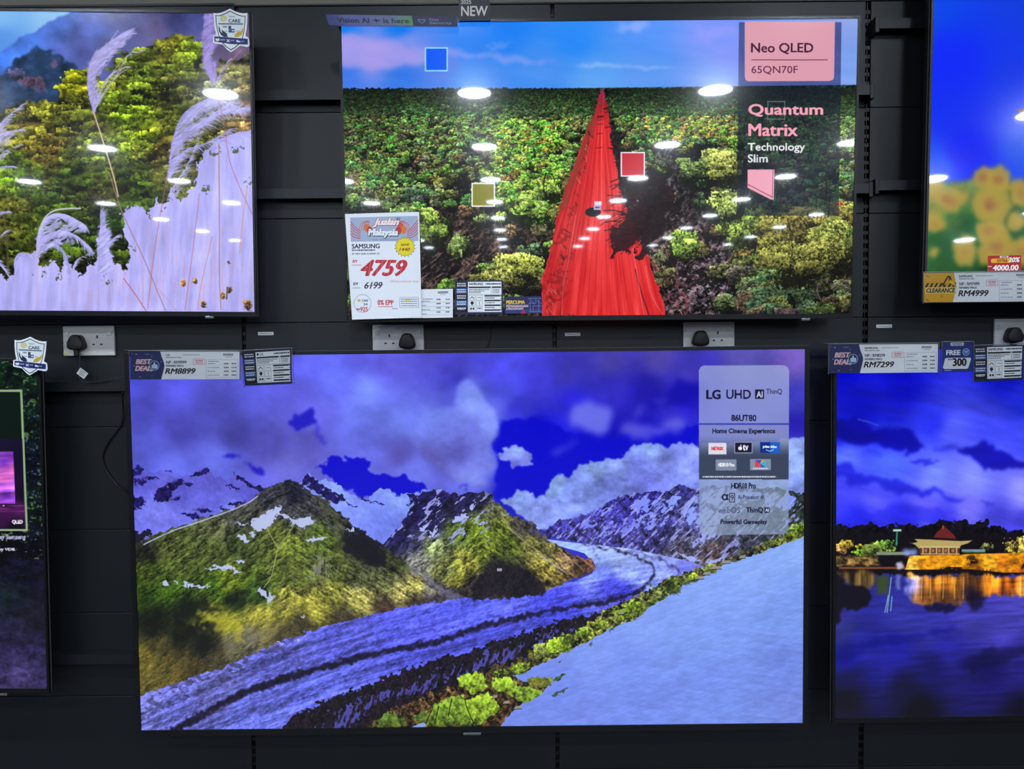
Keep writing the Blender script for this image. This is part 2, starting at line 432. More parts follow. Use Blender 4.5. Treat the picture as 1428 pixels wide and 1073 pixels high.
# ------------------------------------------------------------------ screen picture: red road through bushland
def pic_road(q):
    c = Canvas(q, 1.5); X, Y = c.X, c.Y; rg = random.Random(4)
    sky = c.field([(480, 35, 15, 125, 245), (560, 35, 10, 120, 240), (700, 35, 25, 130, 248), (800, 50, 45, 140, 250), (900, 40, 85, 150, 252),
                   (1000, 40, 120, 150, 252), (1020, 80, 130, 150, 250), (1185, 40, 140, 165, 235), (1185, 90, 120, 160, 240), (480, 60, 140, 150, 240),
                   (520, 75, 160, 155, 235), (570, 60, 120, 145, 240), (480, 110, 60, 120, 235), (560, 115, 50, 120, 232), (650, 110, 60, 140, 240),
                   (760, 100, 70, 145, 242), (830, 115, 95, 165, 245), (900, 112, 95, 155, 245), (1000, 112, 125, 165, 245), (650, 60, 35, 130, 245), (620, 90, 90, 130, 235)])
    c.A[:] = sky
    cl = c.mask([(476, 45), (520, 50), (552, 53), (575, 62), (600, 74), (640, 76), (660, 82), (600, 90), (560, 88), (540, 96), (530, 92), (515, 94), (476, 92)], 4, 30, 3, 4)
    c.mix(cl, (165, 155, 235), .8)
    cl = c.mask([(620, 76), (700, 74), (745, 82), (800, 92), (840, 93), (790, 90), (730, 88), (660, 84)], 2.5, 20, 5, 3); c.mix(cl, (150, 165, 245), .6)
    cl = c.mask([(680, 70), (700, 58), (716, 60), (700, 70)], 3, 12, 4, 2); c.mix(cl, (120, 160, 245), .5)
    cl = c.mask([(800, 91), (840, 88), (900, 92), (960, 96), (900, 96), (840, 93)], 1.5, 20, 6, 2); c.mix(cl, (150, 190, 250), .7)
    cl = c.mask([(855, 33), (890, 32), (905, 40), (880, 44), (862, 40)], 4, 12, 8, 3); c.mix(cl, (175, 190, 255), .5 + .1 * np.sin(Y * 2))
    cl = c.mask([(960, 50), (985, 58), (1020, 48), (1025, 30), (960, 36)], 5, 20, 9, 5); c.mix(cl, (150, 160, 255), .6)
    wn = noise(X, Y, 120, 22, .12, 2); c.A += (wn * 5)[..., None] * np.array([1, .5, .2]) * (Y < 125)[..., None]
    # ground
    hz = 122.5 + (840 - X) * .012; g = sstep(-.6, .8, Y - hz)
    n1 = noise(X, Y, 30, 16, 0, 1); n2 = noise(X, Y, 7, 5, .3, 2); n3 = noise(X, Y, 3.2, 2.4, -.5, 3)
    base = c.field([(480, 130, 25, 60, 28), (700, 130, 30, 75, 30), (900, 130, 35, 75, 40), (1180, 130, 30, 60, 45), (480, 170, 50, 60, 40), (650, 180, 60, 70, 40),
                    (750, 200, 60, 60, 40), (480, 240, 45, 45, 40), (520, 285, 55, 50, 48), (640, 250, 60, 55, 50), (620, 300, 60, 45, 42), (640, 350, 75, 60, 55), (610, 380, 60, 50, 45),
                    (700, 330, 70, 55, 50), (730, 300, 60, 55, 40), (700, 400, 60, 55, 40), (880, 170, 40, 45, 35), (900, 230, 70, 65, 65), (960, 220, 60, 55, 60), (1000, 260, 60, 55, 60),
                    (950, 330, 90, 70, 75), (940, 390, 70, 50, 55), (1000, 400, 75, 65, 75), (1040, 430, 70, 65, 72), (1100, 400, 50, 55, 45), (1180, 420, 60, 65, 55), (1100, 320, 60, 65, 30), (1180, 330, 60, 70, 40)])
    k = np.clip(.66 + .14 * n1 + .24 * n2 + .46 * n3, .08, 2.4)
    c.mix(g, base * k[..., None])
    # dark shadows and pale dry stalks on the ground
    dk = sstep(.3, 1.2, noise(X, Y, 46, 24, .2, 7)) * g * sstep(150, 240, Y); c.mix(dk, (18, 14, 16), .75)
    st = sstep(1.15, 1.9, noise(X, Y, 14, 2.6, -.6, 5)) * sstep(240, 330, Y) * g; c.mix(st, (165, 130, 125), .6)
    st = sstep(.9, 1.5, noise(X, Y, 4.5, 3.0, .4, 11)) * sstep(310, 380, Y) * sstep(900, 960, X); c.mix(st, (185, 170, 185), .75); st = sstep(.9, 1.7, noise(X, Y, 5, 2.6, -.7, 13)) * sstep(250, 290, Y); c.mix(st, (120, 92, 88), .6)
    rmask = c.mask([(838, 123), (836, 130), (829, 155), (821, 174), (807, 208), (790, 258), (778, 294), (773, 318), (764, 361), (756, 388), (755, 440), (930, 440), (921, 410), (905, 365), (890, 330), (878, 300), (866, 270), (860, 240), (853, 200), (847, 150), (842, 123)])
    # crowns, far rows first
    G1 = [(48, 80, 36), (58, 92, 36), (42, 70, 34), (66, 92, 44)]
    G2 = [(98, 138, 50), (84, 126, 42), (108, 138, 62), (80, 108, 48), (96, 112, 60)]
    G3 = [(100, 130, 56), (112, 136, 66), (86, 112, 54), (92, 110, 66), (112, 122, 52)]
    y = 124.0
    while y < 445:
        t = (y - 123) / 320.; r = 1.5 + 17 * t ** .85; step = max(1.4, r * .42)
        dens = .9 if y < 165 else (.56 if y < 215 else (.36 if y < 290 else .2))
        items = []
        x = 474 + rg.uniform(-r, 0)
        while x < 1198:
            x += r * rg.uniform(.8, 1.5)
            d = dens
            if 860 < x < 1010 and y > 200: d *= .22
            if x < 760 and y > 275: d *= .35
            if x > 1030 and y > 290: d = .62
            if x < 620 and 200 < y < 290: d = .55
            if 690 < x < 800 and 170 < y < 300: d = .62
            if 630 < x < 690 and 225 < y < 330: d *= .5
            if rg.random() > d: continue
            yy = y + rg.uniform(-.4, .4) * r
            lx = 838 - (yy - 123) * .215; rx_ = 845 + (yy - 123) * .21
            if lx - r * .9 < x < rx_ + r * 1.0: continue
            pal = G1 if y < 165 else (G2 if y < 260 else G3); col = list(rg.choice(pal))
            if 690 < x < 790 and 170 < yy < 310: col = [118 + rg.randint(-14, 14), 165 + rg.randint(-14, 14), 46]
            if 900 < x < 1025 and 165 < yy < 215 and rg.random() < .45: col = [150, 160, 42]
            if x > 1040 and yy > 290: col = [112 + rg.randint(-20, 26), 112 + rg.randint(-12, 16), 40]
            if x > 1040 and yy > 365: col = [72, 86, 50]
            if x < 560 and yy < 200: col = [v * .75 for v in col]
            f = min(1, .42 + (yy - 123) / 60.); col = [v * f * rg.uniform(.62, 1.12) for v in col]
            items.append((x, yy, r * rg.uniform(.75, 1.25), r * rg.uniform(.6, .95), col))
        if items:
            if y > 150:
                crowns(c, [(a + r * .25, b + r * .55, rx * 1.0, ry * .7, (20, 18, 22)) for a, b, rx, ry, _ in items], 0)
                trees(c, items, rg)
            else: crowns(c, [(a, b, rx, ry, mute(cc, .85, .95)) for a, b, rx, ry, cc in items], .45)
        y += step
    trees(c, [(600, 318, 26, 26, (125, 160, 48)), (565, 300, 26, 14, (100, 130, 55)), (722, 378, 34, 24, (150, 160, 48)), (690, 392, 30, 18, (128, 134, 50)),
               (742, 286, 26, 20, (128, 172, 50)), (762, 262, 18, 14, (134, 176, 50)), (640, 345, 16, 16, (100, 124, 56)), (955, 342, 22, 20, (130, 170, 45)), (1000, 225, 26, 16, (140, 160, 60)),
               (1075, 322, 46, 24, (130, 128, 42)), (1135, 318, 46, 24, (130, 118, 38)), (1030, 320, 30, 26, (130, 160, 50)), (1170, 340, 40, 30, (110, 120, 40)), (1120, 360, 60, 28, (130, 130, 45)),
               (1008, 235, 28, 18, (150, 160, 60)), (1010, 285, 22, 20, (140, 165, 60)), (965, 235, 20, 16, (100, 130, 55))], rg)
    for i in range(34):   # trunks
        x = rg.choice([rg.uniform(560, 780), rg.uniform(900, 1180)]); y0 = rg.uniform(240, 400); h = rg.uniform(14, 40)
        c.line([(x, y0), (x + rg.uniform(-4, 4), y0 + h * .5), (x + rg.uniform(-5, 5), y0 + h)], rg.uniform(.8, 1.8), rg.choice([(20, 16, 20), (30, 24, 26), (110, 95, 100)]), .8)
    # road
    sx = (X - 841) / (8 + (Y - 123).clip(0) * .42)
    strk = noise(sx * 100, Y, 6, 220, 0, 4); strk2 = noise(sx * 100, Y, 2.6, 60, 0, 8)
    edge = c.warp(rmask, .9, 5, 3)
    rc = np.array([226, 48, 50]) + strk[..., None] * np.array([5, 4, 4]) + strk2[..., None] * np.array([9, 9, 8])
    rc = rc * (1 - .1 * sstep(-.2, -.55, sx)[..., None])
    rc = rc * (.62 + .38 * sstep(128, 185, Y))[..., None] + (1 - sstep(123, 150, Y))[..., None] * np.array([20, 5, 60])
    c.mix(edge, rc)
    c.mix(c.mask([(836, 130), (821, 174), (790, 258), (778, 296), (788, 296), (801, 258), (828, 174), (838, 135)], 1.5, 6, 4, 1.2), (132, 62, 48), .65)
    vg = c.masks([[(757, 388), (752, 440), (775, 440), (790, 400), (800, 340), (786, 320), (770, 350)]], 3, 8, 6, 2) * sstep(.2, .9, noise(X, Y, 5, 5, 0, 6)); c.mix(vg, (120, 25, 30), .55)
    c.line([(798, 340), (790, 375), (781, 440)], 1.6, (130, 20, 28), .7); c.line([(803, 300), (796, 345), (786, 400), (783, 440)], 1.0, (255, 150, 145), .5)
    for xx, cc in ((822, (255, 110, 105)), (832, (170, 30, 35)), (840, (255, 100, 95)), (852, (185, 32, 36)), (862, (255, 105, 100)), (868, (180, 30, 36)), (812, (190, 35, 38))):
        c.line([(838 + (xx - 838) * .12, 160), (838 + (xx - 838) * .55, 280), (xx, 370), (838 + (xx - 838) * 1.35, 440)], 1.0, cc, .45)
    c.line([(886, 375), (892, 400), (905, 440)], 2.2, (110, 18, 30), .8); c.line([(880, 330), (888, 380), (898, 440)], 1.0, (255, 150, 150), .6)
    c.line([(900, 370), (908, 410), (925, 440)], 1.2, (235, 140, 145), .5)
    # tree shade on the road (part of the picture)
    sh = c.mask([(850, 330), (858, 318), (862, 305), (884, 285), (868, 276), (880, 262), (892, 240), (925, 235), (945, 280), (940, 300), (915, 330), (900, 350), (892, 366), (884, 366), (878, 352), (893, 330), (872, 345), (852, 352)], 5, 14, 9, 0)
    c.mix(sh, (28, 12, 16), .86)
    for i in range(26):
        a = (892 + rg.uniform(-8, 14), 300 + rg.uniform(-25, 45)); b = (a[0] - rg.uniform(25, 52), a[1] + rg.uniform(-12, 30))
        c.line([a, ((a[0] + b[0]) / 2, (a[1] + b[1]) / 2 - 3), b], rg.uniform(.8, 1.8), (60, 16, 22), .75)
    for i in range(18):
        yy = rg.uniform(140, 290); rx_ = 845 + (yy - 123) * .2; c.line([(rx_ + 4, yy), (rx_ - rg.uniform(4, 14), yy + rg.uniform(-3, 5))], rg.uniform(1, 2.2), (35, 12, 18), .7)
    for i in range(8):
        yy = rg.uniform(160, 210); rx_ = 838 - (yy - 123) * .05; c.line([(rx_ + 6, yy), (rx_ - 3, yy + 1)], 1, (70, 20, 28), .8)
    for i in range(44):
        a = (rg.uniform(868, 905), rg.uniform(245, 345)); L_ = rg.uniform(12, 38); th = rg.uniform(2.6, 3.6)
        c.line([a, (a[0] + L_ * .5 * math.cos(th), a[1] + L_ * .4 * math.sin(th) - 2), (a[0] + L_ * math.cos(th), a[1] + L_ * math.sin(th) * .9)], rg.uniform(.8, 2.0), (34, 14, 18), .7)
    for i in range(70):
        yy = rg.uniform(180, 435); ex = 838 - (yy - 123) * .24; c.line([(ex + rg.uniform(-6, 4), yy), (ex + rg.uniform(-4, 6), yy + rg.uniform(3, 9))], rg.uniform(.8, 1.8), rg.choice([(150, 40, 40), (200, 110, 100), (60, 24, 24), (120, 50, 40)]), .7)
    for i in range(60):
        yy = rg.uniform(350, 438); ex = 905 + (yy - 350) * .42 + rg.uniform(-4, 26); c.line([(ex, yy), (ex + rg.uniform(1, 4), yy + rg.uniform(3, 9))], rg.uniform(.8, 1.8), rg.choice([(150, 50, 55), (200, 130, 130), (70, 28, 32), (170, 70, 75)]), .7)
    c.disc(827, 296, 11, (22, 22, 26), 1, 6.5); c.rect(829, 281, 839, 287, (225, 225, 245)); c.rect(828, 286, 838, 293, (190, 175, 215)); c.rect(830, 288.5, 836, 290.5, (90, 60, 110))
    # colour patches
    for x0, y0, x1, y1, cc, bc in ((592.5, 66, 624.5, 99.5, (0, 90, 250), (150, 225, 255)), (657.5, 255, 690.5, 288.5, (135, 135, 30), (250, 250, 250)), (865.5, 212, 899.5, 246.5, (205, 45, 60), (250, 240, 250))):
        c.rect(x0, y0, x1, y1, bc); c.rect(x0 + 1.8, y0 + 1.8, x1 - 1.8, y1 - 1.8, cc)
    # info panel
    m = c.mask([(1030.5, 31), (1173.5, 31), (1170, 301), (1027.5, 301)])
    dark = np.where((Y < hz)[..., None], np.array([68, 84, 150.]) + wn[..., None] * 3, c.A * .36 + np.array([8, 14, 26]))
    c.mix(m, dark)
    for a in ((1070, 141, 1095, 142.5), (1070, 165.5, 1095, 167), (1070, 141, 1071.5, 167), (1093.5, 141, 1095, 167)): c.rect(*a, (115, 120, 125), .8)
    c.poly([(1038.5, 30), (1164.5, 30), (1163.2, 107), (1162, 111), (1157, 113), (1044, 113.5), (1040, 112), (1038.6, 107)], (222, 158, 176))
    c.text('Neo QLED', 1047.5, 60, 1134, 75.5, (70, 20, 50), .005); c.rect(1048, 83, 1154, 84.2, (110, 50, 80))
    c.text('65QN70F', 1048, 92, 1112.5, 104, (80, 25, 60), -.003)
    c.text('Quantum', 1043.5, 145, 1148, 163, (245, 165, 185), .02); c.text('Matrix', 1043.5, 172.5, 1112.5, 190, (245, 165, 185), .02)
    c.text('Technology', 1043, 199.5, 1122.5, 213.5, (235, 235, 240), .005); c.text('Slim', 1043, 215.5, 1070.5, 226.5, (235, 235, 240), .005)
    c.poly([(1042.5, 236.5), (1080, 236.5), (1079, 279), (1074, 278), (1042.5, 262)], (243, 168, 190))
    c.line([(1042.5, 257), (1077, 275)], .9, (120, 40, 70)); c.line([(1078, 237), (1077, 277)], .7, (130, 60, 90))
    return c.A

# ------------------------------------------------------------------ screen picture: pampas grass before autumn hillside
def plume(c, spine, n, ln, side, col, rg, wd=1.1, droop=.5, alpha=.75, spread=.5):
    sp = curve(spine, 12); d = np.gradient(sp, axis=0); d /= np.hypot(d[:, 0], d[:, 1])[:, None] + 1e-9
    groups = {}
    for i in range(n):
        k = rg.randint(0, len(sp) - 1); p = sp[k]; t = d[k]; nn = np.array([-t[1], t[0]]) * side
        a = rg.uniform(.1, spread); dirv = t * (1 - a) + nn * a; dirv /= np.hypot(*dirv)
        L = ln * rg.uniform(.4, 1.1) * (1 - .45 * k / len(sp))
        q1 = p + dirv * L * .5; q2 = p + dirv * L + np.array([0, droop * L * .4])
        v = rg.choice([.82, .92, 1.0, 1.08])
        groups.setdefault(v, []).append(curve([p, q1, q2], 4))
    for v, ls in groups.items():
        c.strokes(ls, wd, np.clip(np.array(col) * v, 0, 255), alpha, True, True)

def pic_grass(q):
    c = Canvas(q, 1.15, H=520); X, Y = c.X, c.Y; rg = random.Random(11)
    c.A[:] = c.field([(0, 17, 130, 190, 245), (80, 17, 150, 200, 245), (0, 60, 90, 150, 235), (-300, 20, 120, 190, 245), (-300, 200, 90, 110, 120)])
    m = c.mask([(100, 15), (360, 15), (360, 300), (-410, 300), (-410, 120), (-200, 100), (-60, 88), (0, 71), (25, 55), (48, 45), (60, 36), (76, 28)], 1.5, 14, 2, 1)
    mt = c.field([(80, 30, 75, 105, 190), (30, 65, 70, 115, 210), (0, 90, 60, 110, 210), (130, 40, 80, 98, 176), (180, 30, 84, 90, 152), (215, 40, 100, 92, 142), (245, 28, 62, 66, 124), (280, 30, 62, 68, 124), (150, 70, 84, 90, 146), (110, 70, 78, 88, 158), (300, 60, 95, 80, 120), (340, 60, 110, 90, 120), (-200, 150, 70, 100, 160)])
    n1 = noise(X, Y, 40, 30, .4, 3); c.mix(m, mt * (1 + .12 * n1[..., None]))
    m = c.mask([(-410, 110), (0, 104), (10, 92), (25, 80), (50, 70), (68, 69), (88, 76), (104, 90), (108, 110), (100, 150), (80, 190), (-410, 220)], 3, 12, 4, 1.5)
    c.mix(m, np.array([34, 58, 92]) * (1 + .16 * noise(X, Y, 16, 12, 0, 6))[..., None] + sstep(.8, 1.6, noise(X, Y, 22, 22, 0, 9))[..., None] * np.array([60, 20, 15]))
    for p, cc in (((42, 112), (120, 90, 120)), ((12, 150), (70, 110, 140)), ((22, 105), (80, 80, 120))): crowns(c, [(*p, 10, 8, cc)], 0, .3)
    # tree mass
    m = c.mask([(360, 70), (290, 95), (280, 60), (255, 50), (232, 50), (205, 62), (170, 75), (150, 110), (120, 98), (95, 98), (82, 118), (75, 135), (50, 138), (28, 145), (0, 160), (-410, 170), (-410, 440), (360, 440)], 3, 10, 5, 0)
    tm = c.field([(100, 110, 120, 115, 20), (60, 150, 105, 105, 30), (230, 60, 110, 110, 30), (280, 80, 90, 105, 25), (200, 110, 75, 85, 25), (240, 120, 60, 60, 25), (180, 150, 95, 115, 25), (120, 180, 70, 70, 25), (40, 180, 90, 80, 30),
                   (60, 210, 110, 90, 35), (30, 240, 70, 95, 15), (100, 250, 50, 65, 20), (150, 220, 70, 80, 20), (200, 190, 105, 125, 20), (220, 210, 85, 70, 35), (140, 280, 50, 45, 20), (70, 300, 45, 60, 15), (20, 300, 75, 75, 25), (150, 300, 30, 50, 15), (180, 260, 45, 60, 15),
                   (320, 90, 100, 95, 60), (330, 60, 60, 70, 40), (300, 130, 70, 70, 50), (350, 160, 110, 80, 50), (250, 160, 80, 85, 30), (-200, 250, 90, 95, 25)])
    k = np.clip(.85 + .3 * noise(X, Y, 22, 12, 0, 1) + .28 * noise(X, Y, 6, 5, 0, 2), .2, 1.9)
    c.mix(m, tm * k[..., None])
    for i in range(1900):
        x = rg.uniform(-390, 352); y = rg.uniform(58, 360)
        tx, ty = c.t([(x, y)])[0]; ix, iy = int(min(max(tx, 0), c.W - 1)), int(min(max(ty, 0), c.H - 1))
        if m[iy, ix] < .5 or (x < 0 and i % 3): continue
        b = tm[iy, ix] * rg.choice([.75, 1.15, 1.5, 1.85, 1.4]) + (0, rg.uniform(0, 14), 0)
        crowns(c, [(x, y, rg.uniform(6, 15), rg.uniform(3, 6.4), b)], .2, .62)
    for i in range(26):
        x = rg.uniform(130, 270); y = rg.uniform(90, 240); c.line([(x, y), (x + rg.uniform(-6, 10), y - 8), (x + rg.uniform(-14, 18), y - 18)], 1.2, (45, 35, 25), .6)
    c.line([(5, 300), (10, 340), (12, 400)], 3, (90, 90, 50), .7)
    # grass bank
    LV = (181, 178, 250)
    bank = [(-410, 395), (-300, 380), (-200, 400), (-100, 370), (-20, 385), (0, 380), (12, 390), (18, 372), (24, 355), (40, 352), (52, 352), (60, 372), (74, 362), (86, 380), (92, 356), (100, 372), (112, 384), (122, 370), (134, 362), (138, 330), (144, 312), (152, 340), (160, 366), (172, 380), (182, 366),
            (178, 340), (170, 318), (168, 300), (182, 286), (204, 286), (210, 306), (216, 275), (226, 282), (236, 282), (240, 262), (250, 282), (262, 268), (274, 250), (277, 225), (284, 210), (300, 196), (320, 188), (360, 176), (360, 440), (-410, 440)]
    m = c.mask(bank, 2.4, 6, 7, 0)
    bn = noise(X, Y, 7, 60, .05, 3); b2 = noise(X, Y, 60, 40, 0, 5)
    bc = np.array(LV) * (1 + .035 * bn + .03 * b2)[..., None]
    pk = sstep(.1, 1.4, noise(X, Y, 30, 80, 0, 6)) * sstep(330, 430, Y) * sstep(60, 200, X); bc = bc * (1 - .3 * pk[..., None]) + np.array([225, 185, 190]) * .3 * pk[..., None]
    c.mix(m, bc)
    for px, py, r in ((152, 375, 8), (55, 385, 7), (82, 382, 6), (186, 345, 4), (232, 294, 5), (245, 268, 6), (255, 274, 7), (288, 262, 6), (148, 392, 5), (300, 210, 10), (330, 205, 8), (345, 255, 6)):
        h = c.mask([(px + r * math.cos(a * .785), py + r * .7 * math.sin(a * .785)) for a in range(8)], 3, 5, int(px), 0); c.mix(h * sstep(-.4, .6, noise(X, Y, 5, 5, 0, 4)), (70, 75, 40), .8)
    # plumes
    def pl(sp, n, ln, side, wd=1.1, droop=.5, col=LV, spread=.5, al=.8): plume(c, sp, n, ln, side, col, rg, wd, droop, al, spread)
    pl([(131, 158), (123, 125), (124, 95), (135, 75), (155, 58), (172, 46)], 420, 36, 1, 1.7, .05, (168, 162, 226), .42)
    pl([(131, 150), (126, 120), (130, 98), (146, 78), (165, 62)], 260, 26, 1, 1.7, .05, (176, 170, 230), .4)
    pl([(131, 158), (126, 120), (128, 100), (140, 80)], 120, 26, 1, 1.6, 0, (165, 160, 225), .3)
    pl([(134, 150), (140, 125), (155, 103), (176, 93)], 90, 16, 1, 1.0, .2, (190, 185, 225), .35)
    pl([(136, 140), (150, 120), (165, 100), (178, 78), (197, 70)], 60, 14, 1, .9, .3, (190, 190, 215), .35)
    for s in (((132, 156), (145, 120), (170, 85), (190, 68)), ((133, 150), (160, 110), (178, 96)), ((128, 100), (145, 70), (165, 42)), ((130, 90), (150, 62), (183, 43))): c.line(s, 1.0, (195, 190, 225), .8)
    pl([(300, 116), (288, 90), (283, 60), (286, 20)], 300, 26, 1, 2.0, 0, (150, 134, 208), .4); pl([(296, 118), (288, 90), (290, 60), (292, 20)], 200, 20, 1, 1.8, 0, (165, 150, 218), .5); pl([(300, 116), (292, 80), (294, 20)], 200, 18, -1, 1.1, 0, (165, 150, 220), .4)
    pl([(300, 116), (308, 100), (318, 85)], 60, 14, 1, .9, 0, (175, 165, 200), .5)
    pl([(233, 250), (240, 200), (252, 165), (270, 148), (290, 138)], 320, 38, 1, 1.4, .5, (176, 172, 242), .6)
    pl([(240, 215), (255, 185), (280, 170), (310, 150)], 240, 30, 1, 1.2, .5, (178, 174, 240), .5)
    pl([(234, 252), (242, 225), (262, 208), (290, 198), (318, 182)], 200, 24, 1, 1.2, .6, LV, .5)
    pl([(275, 178), (300, 160), (325, 152), (345, 150)], 160, 24, 1, 1.0, .4, (178, 172, 238), .6)
    pl([(290, 140), (310, 140), (335, 150)], 120, 22, 1, 1.0, .4, (176, 172, 238), .6)
    pl([(300, 200), (322, 188), (345, 183)], 90, 22, 1, 1.0, .4, LV, .6)
    for dx in range(7):
        pl([(232 + dx * 2, 282 - dx), (240 + dx * 4, 262 - dx * 5), (262 + dx * 3, 232 - dx * 8)], 20, 14, 1, 1.4, .6)
    pl([(51, 362), (52, 335), (58, 312), (72, 300), (92, 300), (115, 312)], 320, 26, 1, 1.7, .5, LV, .5)
    pl([(52, 345), (62, 330), (85, 322), (108, 330), (125, 345)], 200, 20, 1, 1.6, .7, LV, .5)
    c.line([(54, 330), (62, 305), (76, 294), (95, 291), (113, 291)], 2.2, (205, 200, 215), .95)
    pl([(52, 356), (60, 344), (75, 340), (90, 352), (98, 378)], 160, 14, 1, 1.5, .6)
    pl([(137, 380), (136, 350), (140, 318), (140, 300)], 160, 24, 1, 1.8, .1, LV, .7); pl([(137, 370), (146, 345), (162, 330)], 90, 16, 1, 1.6, .2, LV, .5)
    pl([(22, 385), (20, 365), (28, 354), (46, 355)], 100, 16, 1, 1.5, .5); pl([(100, 378), (108, 362), (128, 352)], 50, 12, 1, 1.5, .3)
    pl([(-8, 205), (-4, 180), (8, 165), (28, 148)], 110, 20, 1, 1.1, .2, (185, 180, 235), .5); pl([(-10, 195), (8, 185), (30, 180)], 90, 14, 1, 1.4, .3, (185, 180, 240), .6)
    pl([(-10, 230), (5, 212), (28, 202)], 50, 12, 1, 1., .3, (195, 190, 225), .6); pl([(-10, 235), (5, 232), (20, 232)], 50, 12, 1, 1.1, .2, LV, .6)
    pl([(-10, 300), (0, 296), (12, 295)], 40, 12, 1, 1.4, .3); pl([(-10, 360), (2, 372), (14, 388)], 60, 14, -1, 1.4, .3)
    for k in range(14):
        x0 = -380 + k * 28; pl([(x0, 400), (x0 + 4, 340 + 9 * (k % 4)), (x0 + 22, 315 + 9 * (k % 3))], 30, 22, 1, 2, .5)
    def mass(pts, col, al=.8, seed=3, br=.5):
        m_ = c.mask(pts, 1.6, 5, seed, .6); c.mix(m_ * sstep(-1.5, -1.5 + 1.6 * br + .4, noise(X, Y, 9, 3, -.5, seed)), np.array(col) * (1 + .07 * noise(X, Y, 10, 2.5, -.6, seed))[..., None], al)
    mass([(131, 158), (122, 128), (122, 95), (130, 75), (145, 62), (160, 52), (176, 44), (184, 50), (168, 64), (157, 78), (146, 90), (137, 104), (137, 125), (138, 140)], (178, 172, 230), .75)
    mass([(298, 118), (282, 95), (279, 60), (283, 22), (303, 20), (303, 50), (298, 80), (306, 110)], (160, 145, 218), .8, 5)
    mass([(233, 250), (236, 212), (244, 182), (260, 154), (284, 139), (330, 138), (350, 148), (338, 160), (305, 158), (285, 176), (272, 196), (252, 222)], (180, 176, 242), .7, 6, .8)
    mass([(51, 362), (50, 330), (57, 312), (75, 304), (104, 306), (120, 316), (118, 326), (96, 324), (102, 342), (76, 338), (62, 350)], (186, 182, 250), .85, 7, .7)
    mass([(137, 384), (134, 340), (139, 312), (152, 318), (162, 332), (154, 350), (162, 378)], (186, 182, 250), .85, 8, .6)
    mass([(-20, 240), (-12, 180), (8, 160), (20, 156), (10, 180), (22, 186), (4, 205), (18, 212), (0, 225)], (184, 180, 238), .7, 9, .9)
    for i in range(150):
        x = rg.uniform(120, 352); y = rg.uniform(max(275, 420 - (x - 120) * .75), 400); c.line([(x, y), (x + rg.uniform(-3, 3), y + rg.uniform(10, 45))], rg.uniform(.7, 1.3), rg.choice([(205, 200, 255), (166, 162, 228), (210, 178, 205), (198, 192, 250), (214, 170, 170)]), .4)
    # stalks
    c.line([(131, 158), (143, 195), (158, 245), (165, 275)], 1.8, (215, 195, 160)); c.line([(152, 240), (170, 295), (200, 360), (231, 434)], 1.2, (170, 120, 130))
    for s, w_, cc in ((((235, 240), (225, 290), (214, 360), (206, 432)), 1.0, (190, 110, 100)), (((172, 388), (188, 410), (204, 434)), 1.2, (195, 80, 75)), (((278, 270), (270, 340), (258, 432)), 1.0, (190, 110, 110)),
                      (((305, 200), (306, 300), (306, 380), (308, 432)), 1.4, (170, 125, 90)), (((300, 120), (312, 170), (322, 230), (352, 300)), .9, (190, 100, 100)), (((52, 340), (52, 400), (52, 432)), 1.2, (215, 170, 165)),
                      (((100, 375), (98, 432)), 1.0, (200, 180, 220)), (((296, 330), (280, 400), (276, 432)), 1.0, (205, 130, 120)), (((345, 260), (338, 310), (334, 355)), 1.4, (215, 150, 120)), (((220, 402), (235, 420), (246, 434)), 1, (215, 150, 150)), (((336, 70), (320, 90), (310, 115)), .8, (200, 150, 160))):
        c.line(list(s), w_, cc, .85)
    for i in range(60):
        x = rg.uniform(190, 352); y = rg.uniform(300, 400); c.line([(x, y), (x + rg.uniform(-3, 3), y + rg.uniform(25, 60))], .9, rg.choice([(215, 165, 150), (205, 150, 150), (200, 160, 190)]), .45)
    for x, y, r in ((255, 395, 3.4), (320, 405, 4), (272, 392, 3), (318, 365, 3), (283, 425, 5), (345, 425, 6), (310, 412, 4)): crowns(c, [(x, y, r, r * 1.4, rg.choice([(190, 130, 70), (150, 110, 60)]))], .3)
    c.line([(317, 400), (316, 418)], 2, (110, 90, 40)); 
    return c.A
